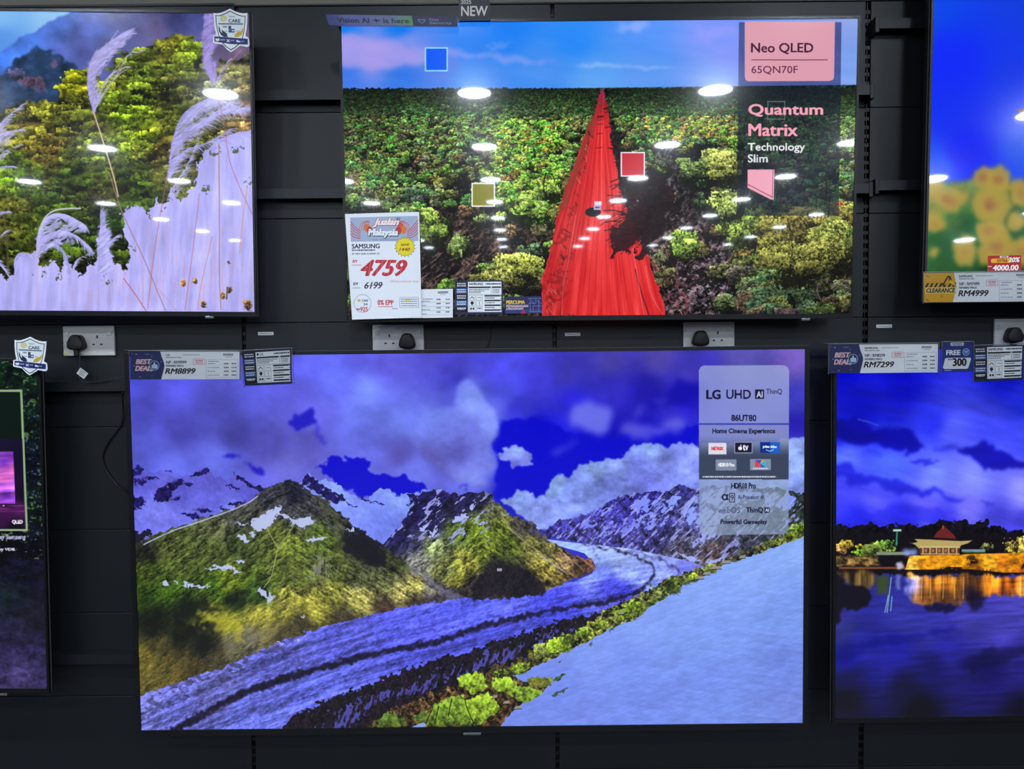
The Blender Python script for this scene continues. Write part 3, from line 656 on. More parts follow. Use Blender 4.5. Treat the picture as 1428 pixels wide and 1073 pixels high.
# ------------------------------------------------------------------ screen picture: glacier between mountains
def pic_glacier(q):
    c = Canvas(q, 1.5); X, Y = c.X, c.Y; rg = random.Random(5)
    c.A[:] = c.field([(185, 540, 82, 84, 225), (200, 570, 72, 72, 180), (250, 540, 92, 92, 235), (300, 560, 80, 80, 190), (250, 600, 68, 66, 165), (330, 610, 72, 70, 170), (210, 630, 90, 95, 215), (300, 640, 100, 108, 225), (240, 650, 105, 115, 240),
                      (350, 550, 100, 102, 240), (420, 545, 92, 92, 215), (390, 500, 90, 92, 240), (440, 500, 100, 105, 250), (470, 530, 100, 112, 252), (510, 545, 120, 140, 255), (500, 500, 92, 92, 225), (540, 510, 88, 85, 205), (600, 500, 80, 78, 200),
                      (630, 510, 72, 68, 205), (640, 530, 62, 56, 200), (560, 590, 112, 130, 245), (600, 590, 110, 125, 235), (650, 540, 110, 125, 255), (676, 580, 116, 132, 248), (690, 594, 118, 132, 245), (660, 600, 92, 98, 200), (560, 630, 88, 84, 180), (620, 640, 85, 80, 180), (580, 660, 110, 120, 240),
                      (660, 655, 125, 140, 250), (450, 580, 100, 102, 225), (430, 610, 90, 88, 195), (380, 620, 82, 78, 180), (400, 650, 112, 112, 225), (500, 610, 100, 108, 225), (440, 640, 100, 98, 210), (500, 580, 110, 125, 245),
                      (700, 545, 78, 84, 240), (690, 566, 98, 108, 246), (700, 520, 78, 78, 240), (680, 500, 72, 70, 215), (750, 530, 66, 62, 225), (722, 572, 58, 58, 232), (790, 520, 62, 56, 190), (850, 505, 70, 62, 170), (920, 500, 75, 66, 165), (850, 540, 48, 42, 190), (800, 560, 40, 36, 215), (900, 545, 28, 20, 165), (960, 520, 60, 52, 175), (960, 550, 18, 10, 175),
                      (1040, 500, 84, 78, 170), (1110, 500, 112, 90, 185), (1112, 560, 60, 60, 190), (1112, 590, 40, 30, 180), (1112, 640, 80, 90, 220), (700, 600, 12, 8, 205), (750, 600, 4, 2, 205), (720, 680, 4, 2, 200), (760, 640, 4, 2, 200), (840, 610, 6, 2, 190), (900, 600, 20, 14, 190), (940, 590, 50, 44, 205), (960, 610, 40, 36, 200)])
    wn = noise(X, Y, 90, 60, .2, 1); c.A *= (1 + .045 * wn + .03 * noise(X, Y, 26, 18, .1, 4))[..., None]
    blue = c.masks([[(694, 586), (720, 583), (760, 590), (800, 602), (850, 610), (880, 600), (975, 592), (975, 632), (925, 625), (885, 630), (870, 650), (790, 680), (755, 694), (730, 700), (702, 700), (688, 690), (690, 660), (692, 632), (686, 618), (697, 604)]], 2, 18, 4, 2.2)
    c.mix(blue, (4, 2, 205), .95)
    bl2 = c.masks([[(439, 654), (462, 637), (475, 640), (500, 640), (510, 640), (516, 650), (522, 661), (560, 664), (588, 676), (592, 684), (585, 692), (560, 696), (530, 686), (507, 690), (480, 681), (457, 665)]], 2.5, 12, 7, 1.2)
    c.mix(bl2, (8, 4, 205), .95)
    bl3 = c.masks([[(403, 590), (414, 577), (428, 568), (440, 573), (441, 585), (434, 594), (418, 597), (406, 596)], [(310, 636), (326, 634), (334, 638), (322, 641)], [(338, 644), (352, 648), (370, 650), (374, 658), (358, 658)], [(640, 680), (650, 678), (660, 682), (650, 686)]], 2.5, 9, 3, 1.8)
    c.mix(bl3, (24, 18, 190), .85)
    c.mix(c.mask([(434, 590), (446, 600), (458, 618), (452, 620), (440, 606)], 2, 8, 2, 3), (40, 35, 200), .6)
    dkb = c.mask([(905, 545), (975, 532), (975, 556), (930, 572), (900, 566)], 4, 20, 3, 5); c.mix(dkb, (16, 8, 170), .85)
    for pts, cc, al in (([(800, 568), (815, 563), (842, 564), (853, 575), (852, 590), (840, 604), (822, 606), (806, 594), (800, 580)], (112, 118, 240), .9), ([(865, 610), (876, 590), (900, 575), (905, 564), (895, 562), (885, 590), (905, 600), (940, 580), (960, 575), (950, 598), (905, 612), (880, 616)], (105, 105, 230), .75),
                        ([(915, 555), (932, 545), (930, 552), (918, 562)], (80, 75, 210), .7), ([(763, 627), (790, 623), (806, 617), (809, 621), (795, 629), (770, 631)], (100, 110, 230), .8)):
        c.mix(c.mask(pts, 4, 16, int(pts[0][0]), 6.5), cc, al)
    def cloud(pts, cols, warp=2.2, soft=.8, seed=1, k_=1.):
        cols = [(a, b, r * (1 + .16 * k_), g * (1 + .17 * k_), bl) for a, b, r, g, bl in cols]
        m = c.mask(pts, warp, 9, seed, soft); f = c.field(cols) * (1 + .09 * k_ * noise(X, Y, 24, 17, 0, seed) + .04 * k_ * noise(X, Y, 7, 6, 0, seed + 3))[..., None]; c.mix(m, f)
    cloud([(640, 535), (655, 530), (664, 536), (668, 550), (678, 560), (690, 574), (696, 590), (692, 606), (682, 616), (686, 630), (694, 644), (690, 655), (668, 661), (676, 670), (681, 677), (662, 676), (630, 664), (590, 640), (570, 600), (600, 570), (636, 570)], [(648, 540, 118, 138, 255), (660, 560, 128, 148, 255), (680, 590, 128, 146, 252), (660, 600, 104, 112, 225), (620, 600, 108, 120, 235), (640, 630, 90, 88, 195), (680, 640, 108, 118, 230), (600, 640, 92, 90, 190), (660, 668, 124, 136, 245), (600, 580, 112, 130, 248)], 2.0, 4.5, 12, .35)
    cloud([(693, 636), (701, 631), (707, 624), (720, 621), (730, 628), (741, 632), (746, 640), (742, 648), (730, 650), (716, 652), (705, 645), (695, 642)], [(700, 638, 115, 125, 245), (722, 628, 125, 145, 255), (735, 640, 110, 120, 235), (720, 650, 95, 95, 220)], seed=3)
    cloud([(760, 700), (764, 688), (768, 675), (774, 666), (785, 664), (790, 669), (800, 660), (808, 650), (822, 642), (840, 640), (862, 640), (875, 632), (885, 622), (902, 616), (915, 618), (935, 622), (958, 618), (975, 622), (1125, 610), (1125, 720), (760, 740)],
          [(775, 670, 130, 160, 255), (800, 670, 112, 130, 245), (830, 650, 130, 155, 255), (860, 650, 118, 135, 245), (905, 622, 125, 150, 252), (890, 650, 100, 110, 230), (940, 640, 108, 118, 235), (970, 630, 112, 125, 240), (850, 680, 100, 112, 225), (900, 680, 92, 98, 215), (800, 695, 110, 125, 235), (1110, 640, 130, 150, 250), (1110, 670, 120, 140, 250)], seed=4)
    cloud([(698, 698), (712, 693), (718, 686), (730, 685), (742, 690), (756, 690), (770, 694), (800, 700), (830, 702), (850, 712), (820, 730), (780, 740), (745, 735), (715, 710)], [(720, 690, 125, 145, 250), (750, 700, 120, 135, 245), (800, 710, 110, 125, 235)], seed=6)
    ns = noise(X, Y, 14, 10, .5, 2); nr = noise(X, Y, 5, 4, .8, 3); nf = noise(X, Y, 3, 2.4, -.7, 6)
    na = np.where(X < 405, noise(X, Y, 9, 2.4, -.62, 3), noise(X, Y, 9, 2.4, .62, 3)); nb = np.where(X < 675, noise(X, Y, 8, 2.4, -.75, 5), noise(X, Y, 8, 2.4, .72, 5)); nc = noise(X, Y, 2.6, 2.0, 0, 12)
    # snow range on the left
    m = c.mask([(170, 664), (190, 652), (198, 648), (206, 658), (222, 656), (232, 656), (246, 666), (262, 664), (284, 652), (290, 653), (300, 664), (318, 668), (326, 659), (334, 664), (352, 676), (374, 684), (390, 690), (400, 690), (418, 674), (424, 664), (430, 660), (440, 670), (456, 668), (470, 676), (490, 688), (506, 698), (518, 690), (530, 682), (548, 684), (552, 692), (565, 690), (580, 684), (600, 686), (640, 760), (600, 800), (500, 800), (170, 800)], 1.4, 6, 2, 0)
    sn = c.field([(200, 670, 90, 88, 205), (230, 665, 105, 105, 225), (300, 670, 92, 88, 200), (350, 690, 92, 88, 205), (250, 690, 92, 90, 205), (300, 700, 100, 100, 220), (220, 710, 125, 130, 245), (200, 740, 115, 118, 235), (320, 715, 125, 135, 250), (260, 730, 118, 122, 240), (380, 700, 120, 125, 245), (470, 690, 140, 165, 255), (500, 715, 130, 150, 255), (530, 730, 115, 135, 245), (560, 700, 135, 160, 255), (560, 740, 110, 120, 230), (590, 720, 120, 140, 245)])
    c.mix(m, sn * (1 + .03 * ns + .03 * nr)[..., None])
    rock = c.masks([[(182, 656), (193, 648), (201, 656), (196, 662), (188, 664), (192, 676), (182, 680)], [(184, 672), (204, 665), (222, 666), (223, 668), (206, 670), (196, 677), (186, 676)], [(213, 694), (220, 681), (240, 672), (252, 668), (258, 672), (248, 678), (240, 686), (236, 698), (225, 701), (214, 699)], [(246, 676), (258, 673), (270, 674), (262, 678)],
                    [(263, 664), (276, 657), (290, 653), (291, 657), (282, 662), (270, 665)], [(226, 655), (236, 656), (242, 660), (234, 657)], [(326, 659), (330, 661), (345, 672), (360, 678), (374, 684), (372, 688), (356, 684), (344, 677), (330, 668)], [(314, 677), (322, 676), (336, 685), (328, 684)],
                    [(182, 693), (198, 692), (204, 700), (198, 708), (182, 712)], [(236, 697), (252, 692), (250, 695), (240, 698)], [(250, 715), (270, 716), (286, 722), (270, 724), (256, 718)], [(268, 711), (290, 709), (298, 713), (280, 715)], [(303, 706), (315, 708), (318, 711), (306, 710)], [(317, 702), (332, 699), (344, 700), (330, 706), (320, 706)],
                    [(422, 672), (430, 661), (440, 670), (456, 682), (480, 692), (482, 698), (468, 702), (450, 694), (436, 684), (424, 678)], [(482, 700), (498, 706), (496, 708), (484, 703)], [(520, 697), (532, 700), (536, 706), (524, 701)], [(498, 690), (512, 697), (524, 702), (508, 698)], [(568, 690), (580, 690), (592, 686), (590, 694), (576, 700), (566, 706), (572, 696)]], 1.1, 4, 3, 0)
    c.mix(rock * sstep(-2.2, -1.0, nr), np.array([28, 22, 88]) * (1 + .25 * nf)[..., None])
    c.mix(c.mask([(178, 742), (200, 740), (215, 745), (200, 755), (178, 762)], 2, 8, 2, 0), (28, 26, 50))
    # range on the right
    m = c.mask([(755, 748), (765, 735), (777, 726), (795, 722), (812, 717), (836, 708), (850, 700), (866, 692), (878, 690), (885, 684), (895, 688), (915, 684), (930, 686), (938, 679), (951, 675), (962, 680), (975, 682), (1000, 678), (1060, 680), (1100, 684), (1125, 690), (1125, 800), (960, 800), (900, 775), (850, 764), (800, 756)], 1.3, 6, 8, 0)
    ra = c.field([(770, 740, 62, 55, 150), (800, 730, 62, 58, 150), (820, 750, 72, 68, 150), (860, 720, 60, 55, 160), (900, 700, 40, 34, 130), (880, 745, 66, 62, 140), (940, 690, 45, 42, 110), (920, 740, 50, 46, 110), (960, 720, 80, 80, 150), (950, 765, 75, 72, 95), (990, 780, 85, 72, 75), (1030, 750, 60, 62, 80), (1080, 730, 50, 55, 60), (1110, 720, 40, 50, 45)], 4.)
    c.mix(m, ra * np.clip(1 + .2 * nr + .22 * nf, .2, 2)[..., None])
    sf = c.masks([[(885, 697), (900, 692), (918, 694), (925, 705), (920, 714), (905, 708), (890, 716), (880, 708)], [(928, 695), (945, 690), (944, 702), (930, 708)], [(955, 700), (975, 690), (975, 708), (955, 714)], [(806, 734), (812, 727), (828, 728), (830, 731), (812, 736)], [(860, 745), (900, 715), (935, 705), (940, 712), (905, 722), (875, 745)], [(835, 748), (860, 738), (850, 748), (838, 755)], [(820, 722), (845, 710), (860, 700), (850, 714)],
                  [(950, 712), (975, 712), (1040, 712), (1000, 730), (960, 735)], [(900, 728), (930, 722), (915, 735), (895, 742)], [(1060, 690), (1100, 690), (1120, 692), (1110, 705), (1080, 712)], [(980, 740), (1000, 730), (990, 752), (965, 760)], [(975, 684), (1040, 682), (1080, 690), (1020, 706), (980, 705)]], 2.6, 6, 6, 0)
    c.mix(sf * sstep(-1.3, -.3, noise(X, Y, 9, 3, -.8, 2)), c.field([(900, 700, 130, 145, 250), (960, 700, 140, 165, 255), (860, 740, 125, 130, 245), (1100, 700, 130, 150, 250), (1000, 735, 150, 165, 235)]))
    sk = m * sstep(.75, 1.4, noise(X, Y, 12, 2.6, -.75, 7)); c.mix(sk, (165, 172, 252), .8)
    c.mix(c.masks([[(945, 772), (966, 777), (978, 784), (960, 781)], [(985, 784), (1010, 776), (1004, 783), (988, 788)]], 1, 5, 2, 0), (170, 185, 250), .9)
    # glacier
    gl = c.mask([(740, 742), (760, 752), (790, 756), (830, 760), (880, 766), (930, 776), (965, 784), (985, 792), (960, 806), (920, 822), (880, 850), (800, 890), (700, 940), (560, 1030), (180, 1030), (180, 960), (300, 915), (450, 860), (560, 830), (700, 815), (800, 812), (826, 800), (830, 788), (815, 772), (780, 762)])
    flow = Y + .42 * X - .00020 * (X - 200) ** 2
    fs = noise(flow * 1.0, X * .25, 9, 60, 0, 2); fs2 = noise(flow, X, 3, 22, 0, 5); tex = noise(X, Y, 4, 2.2, -.4, 8)
    gc = c.field([(200, 985, 118, 122, 215), (250, 1000, 112, 118, 225), (300, 960, 115, 118, 215), (400, 910, 100, 104, 215), (350, 1000, 105, 115, 230), (480, 880, 92, 96, 220), (560, 860, 86, 92, 228), (450, 960, 98, 108, 232), (640, 850, 84, 92, 235), (600, 900, 84, 88, 225), (700, 850, 88, 96, 238), (700, 880, 76, 80, 215), (780, 830, 72, 76, 225),
                  (780, 845, 66, 70, 215), (850, 815, 72, 74, 225), (870, 825, 64, 66, 215), (840, 797, 120, 140, 252), (870, 788, 158, 180, 255), (880, 795, 155, 178, 255), (900, 800, 135, 155, 255), (850, 765, 160, 184, 255), (860, 775, 162, 186, 255), (840, 782, 150, 175, 255), (930, 785, 150, 166, 250), (900, 775, 160, 180, 255), (955, 795, 120, 128, 235), (790, 758, 155, 184, 255), (800, 765, 150, 176, 255), (820, 770, 155, 180, 255)], 4.)
    c.mix(gl, gc * (1 + (.13 * fs + .10 * fs2 + .10 * tex) * (1 - .6 * sstep(815, 790, Y)))[..., None])
    frm = gl * sstep(-.1, .6, noise(X, Y, 9, 5, .2, 6)) * c.mask([(196, 960), (330, 905), (420, 880), (380, 920), (260, 975), (196, 1000)], 3, 8, 2, 3); c.mix(frm, (40, 34, 50), .5)
    def band(pts, w0, w1, col, al=.92, wp=1.6, seed=3):
        L = curve(pts, 8); d = np.gradient(L, axis=0); nn = np.c_[-d[:, 1], d[:, 0]] / (np.hypot(d[:, 0], d[:, 1])[:, None] + 1e-9); ww = np.linspace(w0, w1, len(L))[:, None] * .5
        m_ = c.mask(np.r_[L + nn * ww, (L - nn * ww)[::-1]], wp, 5, seed, .3) * gl; c.mix(m_, np.array(col) * np.clip(1 + .3 * nf, .4, 1.8)[..., None], al)
    band([(238, 1022), (290, 992), (345, 965), (400, 945), (450, 932), (520, 912), (600, 897), (660, 878), (720, 862), (790, 848), (840, 840), (880, 830), (903, 815), (912, 800), (908, 788), (880, 774), (845, 764), (810, 758)], 11, 1.6, (20, 14, 34))
    band([(196, 1004), (260, 975), (340, 945), (430, 915), (520, 885)], 2.5, 2, (50, 44, 95), .7); band([(215, 1015), (280, 982), (340, 955), (420, 925)], 3, 1, (50, 44, 80), .65)
    band([(520, 900), (600, 880), (680, 862), (760, 845), (830, 825)], 2.5, 2, (50, 46, 130), .65); band([(560, 905), (640, 884), (720, 865), (820, 838)], 1.6, 1.6, (45, 40, 130), .6)
    band([(945, 805), (944, 795), (925, 783), (890, 772), (855, 765)], 3, 1, (40, 36, 90), .8); band([(820, 795), (850, 790), (885, 792), (870, 800), (845, 810)], 1, 1, (90, 95, 190), .5); band([(820, 762), (832, 774), (835, 786), (826, 795)], 1.5, 1.2, (80, 70, 110), .7)
    band([(860, 792), (910, 791), (960, 794)], 1.2, 1.2, (60, 55, 160), .6)
    # dark rubble bands and broken ice on the near edge
    dk = c.mask([(385, 1024), (400, 1008), (431, 988), (470, 970), (505, 957), (540, 944), (580, 930), (618, 917), (654, 909), (699, 893), (759, 872), (803, 862), (840, 852), (870, 838), (900, 826), (912, 830), (880, 852), (800, 892), (700, 940), (560, 1030)], 2.2, 5, 6, 0)
    c.mix(dk, np.array([24, 17, 26]) * np.clip(1 + .4 * nf, .3, 2)[..., None])
    br = c.masks([[(430, 1024), (470, 992), (520, 968), (580, 948), (639, 926), (700, 905), (760, 885), (820, 868), (870, 850), (890, 845), (850, 865), (790, 890), (747, 902), (700, 925), (640, 945), (590, 962), (520, 985), (480, 1024)]], 4, 4, 6, 0)
    c.mix(br * sstep(.1, 1.1, noise(X, Y, 3.2, 9, .35, 4) + .3), (92, 92, 205), .75)
    # middle mountain: dark rock upper, green lower
    md = c.mask([(520, 770), (540, 752), (556, 738), (566, 720), (576, 702), (586, 690), (600, 684), (616, 682), (626, 688), (636, 686), (643, 690), (652, 686), (664, 688), (676, 684), (684, 690), (690, 698), (702, 710), (716, 718), (724, 724), (742, 726), (750, 738), (764, 752), (784, 766), (800, 774), (822, 780), (832, 790), (826, 800), (800, 806), (772, 820), (740, 832), (700, 836), (640, 834), (600, 812), (560, 790)], 1.3, 6, 4, 0)
    mc = c.field([(590, 700, 22, 18, 70), (610, 690, 30, 24, 80), (650, 695, 32, 26, 75), (575, 720, 25, 20, 75), (600, 730, 28, 24, 70), (560, 750, 30, 26, 75), (580, 760, 50, 50, 80), (640, 715, 30, 28, 60), (675, 695, 30, 26, 50), (690, 710, 90, 95, 60), (640, 740, 85, 105, 40), (600, 765, 135, 150, 100), (585, 780, 125, 125, 120), (660, 735, 105, 125, 35), (700, 740, 95, 110, 30), (680, 770, 95, 110, 30), (710, 760, 70, 85, 25), (725, 735, 70, 65, 60), (740, 755, 110, 110, 55),
                   (620, 795, 105, 110, 60), (650, 790, 150, 150, 60), (640, 810, 120, 120, 45), (690, 790, 40, 45, 30), (700, 805, 15, 14, 22), (730, 812, 20, 18, 28), (660, 815, 40, 36, 36), (640, 828, 40, 36, 40), (690, 828, 45, 40, 42), (760, 790, 150, 140, 60), (775, 808, 120, 105, 50), (760, 775, 120, 115, 60), (790, 785, 150, 125, 85), (805, 778, 110, 80, 60), (820, 788, 110, 75, 60), (810, 798, 60, 45, 30), (745, 740, 60, 55, 75)], 4.5)
    c.mix(md, mc * np.clip(1 + .24 * nb + .2 * nc + .08 * noise(np.arctan2(X - 680, Y - 670) * 260, np.hypot(X - 680, Y - 670), 7, 70, 0, 4), .15, 2.1)[..., None])
    sl = md * (sstep(.9, 1.5, noise(X, Y, 10, 3.4, -.7, 8)) * sstep(-5, 30, 700 - X) * sstep(768, 745, Y)); c.mix(sl, (170, 175, 250), .85)
    c.mix(c.masks([[(585, 738), (596, 730), (600, 725), (598, 734), (588, 742)], [(628, 726), (640, 718), (652, 716), (650, 722), (640, 728), (630, 729)], [(655, 712), (658, 702), (661, 700), (660, 712)], [(664, 730), (680, 726), (674, 731)], [(612, 730), (604, 748), (596, 752), (600, 742)]], 1.5, 4, 2, 0), (175, 185, 250))
    c.mix(c.mask([(672, 800), (690, 782), (700, 780), (718, 792), (740, 803), (768, 812), (762, 825), (735, 831), (690, 833), (655, 833), (655, 815)], 2.5, 6, 5, 1), np.array([24, 18, 28]) * (1 + .3 * nf)[..., None], .85)
    c.line([(698, 716), (712, 738), (735, 758), (770, 782)], 1.6, (165, 160, 120), .7); c.line([(700, 712), (704, 728), (716, 745)], 1.2, (170, 165, 140), .6); c.line([(768, 772), (800, 784), (815, 798)], 1.4, (170, 150, 110), .7)
    c.line([(755, 776), (790, 800)], 1.8, (190, 190, 210), .6, False); c.rect(693, 793, 700, 797, (190, 190, 215), .8)
    # near left mountain
    lm = c.mask([(186, 760), (210, 748), (240, 736), (270, 728), (300, 718), (325, 708), (345, 700), (358, 690), (370, 682), (385, 673), (396, 669), (408, 668), (416, 673), (425, 681), (436, 688), (455, 698), (475, 716), (492, 732), (505, 740), (520, 750), (538, 764), (556, 778), (575, 792), (592, 802), (612, 812), (630, 822), (646, 833), (630, 838), (600, 840), (560, 848), (520, 856), (480, 866), (440, 878), (400, 892), (350, 912), (310, 930), (260, 948), (190, 972)], 1.3, 6, 7, 0)
    lc = c.field([(200, 770, 30, 32, 26), (240, 755, 72, 82, 40), (300, 735, 85, 90, 60), (200, 800, 55, 70, 20), (250, 790, 72, 85, 35), (290, 770, 66, 78, 34), (330, 720, 66, 68, 62), (370, 690, 50, 50, 58), (400, 676, 38, 38, 55), (410, 690, 22, 22, 40), (385, 705, 55, 56, 62), (440, 705, 55, 56, 60), (420, 715, 60, 62, 66), (470, 730, 52, 55, 48), (450, 750, 80, 98, 35), (380, 745, 82, 92, 40), (340, 760, 60, 72, 34), (400, 765, 100, 115, 40), (390, 790, 80, 95, 35),
                  (420, 800, 85, 95, 40), (470, 790, 75, 85, 36), (500, 750, 26, 26, 38), (520, 775, 30, 32, 34), (510, 800, 60, 66, 40), (550, 790, 50, 56, 30), (540, 810, 95, 100, 60), (580, 820, 150, 145, 75), (600, 822, 105, 105, 90), (625, 830, 60, 56, 66), (600, 834, 70, 62, 66), (200, 830, 42, 66, 12), (240, 825, 60, 92, 18), (300, 820, 62, 88, 20), (320, 812, 95, 115, 25), (260, 845, 26, 40, 12), (330, 836, 22, 36, 10), (360, 830, 55, 80, 25), (210, 870, 22, 28, 14), (250, 880, 24, 28, 14),
                  (290, 875, 28, 32, 18), (285, 905, 22, 24, 20), (200, 920, 105, 95, 35), (220, 900, 62, 58, 30), (230, 930, 92, 82, 36), (215, 950, 100, 92, 40), (270, 930, 70, 62, 32), (300, 915, 66, 60, 42), (290, 860, 130, 135, 45), (320, 870, 150, 150, 50), (360, 860, 170, 165, 62), (400, 845, 150, 148, 60), (350, 895, 110, 105, 85), (330, 905, 90, 88, 62), (370, 885, 120, 115, 55), (440, 850, 160, 155, 60), (500, 840, 170, 165, 85), (560, 828, 175, 168, 95), (460, 835, 130, 130, 50),
                  (420, 872, 62, 58, 36), (480, 862, 60, 52, 36), (540, 850, 66, 50, 40), (580, 842, 70, 56, 48), (385, 895, 70, 62, 44)], 4.5)
    c.mix(lm, lc * np.clip(1 + (.24 * na + .2 * nc) * (1 - .45 * sstep(815, 860, Y)) + .07 * noise(np.arctan2(X - 405, Y - 655) * 260, np.hypot(X - 405, Y - 655), 8, 80, 0, 4), .12, 2.1)[..., None])
    ridge = noise(X, Y, 34, 5, 1.25, 4); c.mix(lm * sstep(.4, 1.6, ridge) * sstep(860, 800, Y), (120, 125, 55), .22)
    c.mix(c.mask([(478, 748), (500, 744), (520, 754), (545, 776), (540, 790), (520, 790), (500, 778), (480, 760)], 4, 9, 3, 1), (16, 14, 26), .8)
    c.mix(c.mask([(205, 845), (260, 835), (320, 830), (350, 826), (352, 838), (330, 848), (300, 855), (270, 862), (300, 880), (310, 905), (295, 920), (270, 905), (230, 895), (200, 880)], 6, 14, 9, 2) * sstep(-1.2, .8, noise(X, Y, 18, 12, 0, 3)), (14, 18, 10), .8)
    sp = c.masks([[(352, 724), (362, 722), (375, 712), (388, 708), (394, 704), (392, 714), (402, 720), (398, 724), (388, 716), (380, 728), (370, 738), (355, 742), (350, 733)], [(402, 722), (418, 724), (432, 722), (438, 726), (432, 733), (420, 736), (412, 732), (404, 736), (410, 728)], [(331, 748), (340, 746), (348, 754), (340, 756)], [(346, 742), (356, 745), (352, 752)], [(330, 727), (342, 729), (346, 733), (334, 730)],
                  [(284, 794), (300, 790), (318, 789), (330, 795), (340, 797), (334, 800), (318, 794), (300, 794)], [(224, 812), (232, 810), (236, 815), (228, 817)], [(240, 809), (248, 810), (247, 813), (241, 812)], [(255, 808), (262, 814), (256, 816)], [(326, 782), (340, 780), (342, 786), (330, 784)], [(424, 752), (440, 748), (458, 750), (440, 754), (430, 755)], [(480, 738), (492, 736), (496, 740), (486, 741)], [(358, 817), (366, 822), (372, 828), (380, 838), (374, 843), (370, 834), (362, 826)],
                  [(376, 822), (382, 836), (378, 840)], [(250, 815), (290, 817), (294, 819), (262, 819)], [(384, 894), (398, 898), (396, 900), (386, 898)], [(410, 893), (420, 893), (416, 896)], [(416, 859), (424, 857), (424, 862)]], 1.3, 4, 5, 0)
    c.mix(sp, (190, 200, 245), .95)
    c.line([(200, 760), (240, 741), (275, 729), (320, 713), (345, 702), (360, 692)], 1.7, (190, 196, 242), .85)
    for s in (((412, 728), (402, 745), (388, 765), (382, 790), (378, 805), (368, 820)), ((388, 765), (376, 745), (372, 735)), ((380, 790), (372, 800))): c.line(list(s), 1.4, (175, 175, 120), .75)
    c.mix(c.mask([(430, 798), (440, 780), (452, 775), (460, 785), (450, 805), (436, 812)], 4, 7, 5, 1) * sstep(-.3, .9, noise(X, Y, 2.5, 12, 0, 3)), (150, 150, 140), .7)
    c.mix(lm * c.mask([(430, 790), (600, 790), (600, 820), (430, 826)], 3, 10, 2, 6) * sstep(.2, 1.4, noise(X, Y, 3, 16, .15, 5)), (160, 160, 130), .4)
    c.mix(c.mask([(306, 880), (330, 878), (350, 872), (375, 885), (380, 895), (340, 905), (310, 915)], 4, 12, 4, 3), (125, 122, 100), .45)
    c.mix(c.mask([(272, 866), (300, 858), (320, 862), (345, 880), (330, 905), (318, 880), (296, 872)], 4, 9, 3, 1.5), (190, 185, 50), .5)
    c.mix(c.mask([(570, 790), (600, 806), (646, 834), (630, 838), (596, 812), (575, 800)], 2, 6, 8, 1), (120, 118, 150), .6)
    # near bank with moss and stones
    bk = c.mask([(500, 1024), (515, 1012), (535, 998), (560, 985), (600, 968), (635, 956), (655, 940), (680, 932), (712, 926), (735, 912), (770, 892), (800, 880), (830, 862), (855, 845), (880, 838), (905, 824), (915, 812), (932, 806), (960, 798), (985, 790), (1010, 780), (1045, 766), (1080, 752), (1100, 742), (1125, 730), (1125, 760), (1060, 776), (1000, 800), (960, 818), (910, 860), (860, 900), (800, 950), (760, 1000), (740, 1026)], 2.4, 6, 5, 0)
    bc = c.field([(520, 1015, 60, 55, 25), (560, 990, 62, 44, 28), (620, 965, 95, 72, 40), (640, 955, 50, 35, 25), (680, 1000, 62, 42, 20), (700, 935, 60, 50, 30), (720, 990, 66, 46, 26), (760, 900, 90, 95, 40), (740, 950, 60, 50, 30), (820, 870, 110, 115, 45), (880, 845, 90, 95, 50), (930, 825, 80, 90, 40), (1000, 785, 80, 78, 55), (1040, 770, 60, 62, 45), (1080, 752, 85, 90, 35), (1115, 742, 120, 125, 40)])
    c.mix(bk, bc * np.clip(1 + .35 * nr + .4 * nf, .1, 2.2)[..., None])
    snow = c.mask([(697, 1030), (699, 1012), (706, 1002), (717, 988), (736, 976), (755, 967), (764, 955), (770, 948), (752, 952), (729, 950), (714, 944), (730, 938), (750, 929), (767, 920), (790, 908), (818, 896), (840, 882), (852, 875), (870, 868), (886, 863), (900, 852), (909, 845), (925, 836), (939, 824), (950, 818), (963, 812), (980, 804), (996, 798), (1006, 790), (1020, 785), (1040, 778), (1059, 771), (1075, 764), (1088, 759), (1105, 753), (1130, 743), (1130, 1026)], .9, 7, 5, 0)
    rip = noise(X, Y, 26, 3.6, .12, 5); rip2 = noise(X, Y, 9, 2.2, -.25, 3)
    sc_ = c.field([(1110, 760, 140, 175, 250), (1050, 790, 138, 172, 250), (980, 830, 135, 168, 250), (900, 870, 132, 162, 248), (830, 910, 128, 155, 246), (1110, 850, 122, 155, 240), (1000, 880, 126, 158, 245), (880, 930, 120, 148, 242), (780, 970, 118, 142, 238), (1100, 930, 112, 138, 228), (1000, 950, 118, 146, 238), (900, 980, 116, 142, 236), (800, 1000, 118, 140, 235), (1110, 1000, 118, 138, 225)])
    c.mix(snow, sc_ * (1 + .022 * rip * sstep(800, 1000, Y + (X - 900) * .5) + .022 * rip2)[..., None])
    c.mix(c.masks([[(784, 962), (792, 957), (792, 960), (786, 966), (772, 972), (768, 968), (778, 965)], [(776, 924), (786, 920), (778, 926)], [(819, 899), (826, 895), (822, 900)], [(849, 880), (856, 876), (852, 882)]], 1, 4, 2, 0), (70, 85, 75))
    lime = [(134, 164, 44), (112, 142, 42), (88, 112, 40), (112, 124, 60)]
    def moss(pts, col):
        m_ = c.mask(pts, 1.6, 5, int(pts[0][0]), 0); v = (sum(p[1] for p in pts) / len(pts)); sh = np.clip(1.05 - (Y - v) * .018 + .16 * nr + .16 * nf, .2, 1.5); c.mix(m_, np.array(col) * sh[..., None])
    moss([(638, 945), (650, 939), (664, 937), (674, 945), (681, 956), (672, 966), (655, 967), (643, 958)], lime[0])
    moss([(594, 1012), (602, 985), (620, 975), (645, 970), (652, 980), (658, 1000), (662, 1012)], lime[1])
    moss([(648, 975), (668, 968), (682, 968), (692, 978), (698, 988), (686, 998), (672, 1010), (660, 1012), (652, 995)], lime[0])
